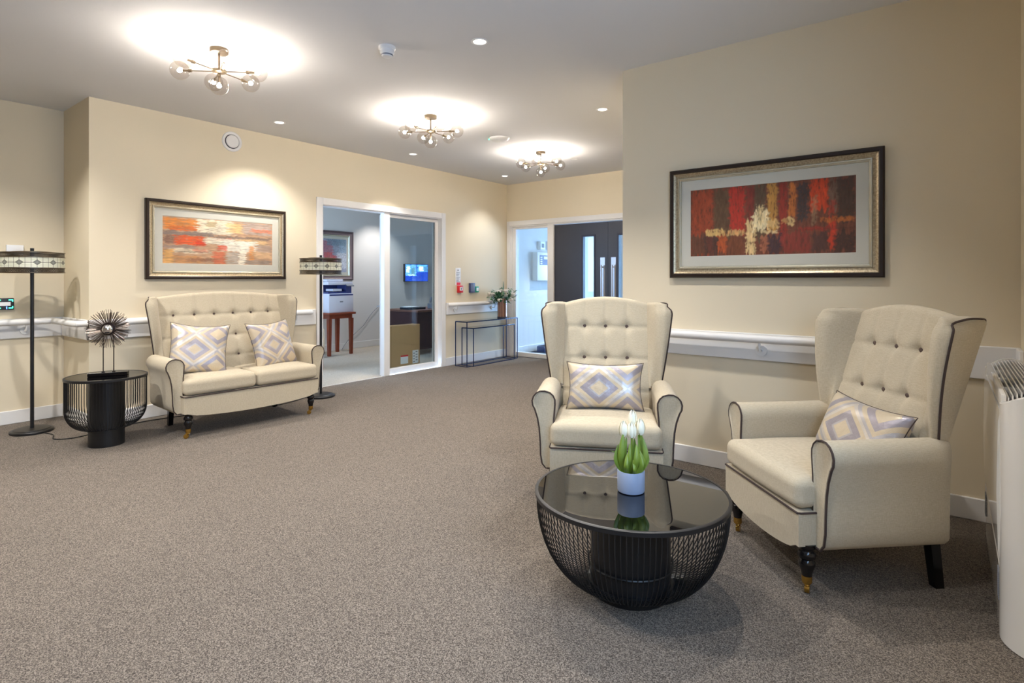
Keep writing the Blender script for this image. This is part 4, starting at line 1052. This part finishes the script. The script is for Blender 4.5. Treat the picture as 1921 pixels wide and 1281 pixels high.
# cable on the office wall and floor
b = BM(); tube(b, catmull([(-8.46, 6.95, .80), (-8.455, 6.7, .62), (-8.455, 6.5, .40), (-8.455, 6.25, .22), (-8.44, 6.1, .10), (-8.40, 6.0, .005), (-8.3, 5.95, .005), (-8.2, 6.02, .005)], 6), .0045, 6)
o = obj('wall_cable', b, 'mattgrey'); tag(o, 'thin grey cable hanging down the office wall to the floor', 'cable')

# ------------------------------------------------------------------ lobby contents
ap = thing('alarm_panel', 'white alarm control panel with blue keypad seen through the side window', 'alarm panel', (XA + .02, 8.24, 1.46))
b = BM(); box(b, 0, .11, -.31, .31, -.24, .25, .006, 2); obj('case', b, 'plastic', ap)
b = BM(); box(b, .11, .113, -.24, .30, .03, .20); kp = obj('control_plate', b, 'bluegrey', ap)
b = BM(); box(b, .113, .116, -.12, .10, .13, .18); obj('display', b, 'paper', kp)
for k in range(4):
    b = BM(); box(b, .113, .116, -.225, -.17, .045 + .036 * k, .063 + .036 * k); obj('key', b, 'paper', kp)
b = BM(); box(b, .11, .112, .20, .24, -.19, -.15); obj('lock', b, 'mattgrey', ap)
for i, (y, l) in enumerate(((8.17, 'small white switch box above the alarm panel, the left one'), (8.47, 'small white switch box above the alarm panel, the right one'))):
    b = BM(); box(b, 0, .06, -.07, .07, -.07, .07, .004, 1); o = obj('switch_box', b, 'plastic'); o.location = (XA + .02, y, 1.83); tag(o, l, 'switch', 'lobby switch boxes')
    b = BM(); box(b, .06, .062, -.035, .035, -.035, .035); obj('cover_plate', b, 'mattgrey', o)
rb_ = thing('floor_heater', 'dark ribbed low heater on the lobby floor behind the side window', 'heater', (-5.50, 8.05, 0))
b = BM(); box(b, -.08, .08, -.14, .5, .0, .10, .01, 2); obj('casing', b, 'bluegrey', rb_)
b = BM()
for k in range(12): box(b, -.082, .083, -.11 + .05 * k, -.09 + .05 * k, .012, .104)
obj('ribs', b, 'darkgrey', rb_)

# ------------------------------------------------------------------ lights
W = bpy.data.worlds.new('sky'); S.world = W; W.use_nodes = True
bg = W.node_tree.nodes['Background']; bg.inputs[0].default_value = (.47, .68, 1.0, 1); bg.inputs[1].default_value = 7.8
def portal(x, y, z, sx, sy, rot):
    l = bpy.data.lights.new('window_portal', 'AREA'); l.shape = 'RECTANGLE'; l.size = sx; l.size_y = sy; l.cycles.is_portal = True
    o = bpy.data.objects.new('window_portal', l); COL.objects.link(o); o.location = (x, y, z); o.rotation_euler = rot
# area light shines along local -Z
portal(XC + .13, (WY0 + WY1) / 2, (WZ0 + WZ1) / 2, WZ1 - WZ0, WY1 - WY0, (0, PI / 2, 0))
portal(-7.2, 2.88, 1.6, 2.0, 1.4, (PI / 2, 0, 0))
portal(-3.25, 11.12, 1.2, 2.7, 2.4, (-PI / 2, 0, 0))
for x, y, z, p, size, col, bl in SPOTS:
    l = bpy.data.lights.new('downlight_beam', 'SPOT'); l.energy = p; l.spot_size = math.radians(size); l.spot_blend = bl; l.shadow_soft_size = .025; l.color = col
    o = bpy.data.objects.new('downlight_beam', l); COL.objects.link(o); o.location = (x, y, z - .012)

# ------------------------------------------------------------------ camera
f, v0 = 1060.0, 523.0; th = math.atan2(1780 - 960.5, f)
cd = bpy.data.cameras.new('camera'); cd.sensor_width = 36; cd.lens = 36 * f / 1921; cd.clip_start = .05
cd.shift_y = -(640.5 - v0) / 1921
co = bpy.data.objects.new('camera', cd); COL.objects.link(co); co.location = (0, 0, 1.25); co.rotation_euler = (PI / 2, 0, th)
S.camera = co
S.view_settings.view_transform = 'Standard'; S.view_settings.look = 'None'; S.view_settings.gamma = 1; S.view_settings.exposure = 1.13
S.view_settings.use_curve_mapping = False
S.cycles.use_denoising = True
S.cycles.max_bounces = 10; S.cycles.diffuse_bounces = 5; S.cycles.transparent_max_bounces = 24
S.cycles.caustics_reflective = False; S.cycles.caustics_refractive = False; S.cycles.sample_clamp_indirect = 6
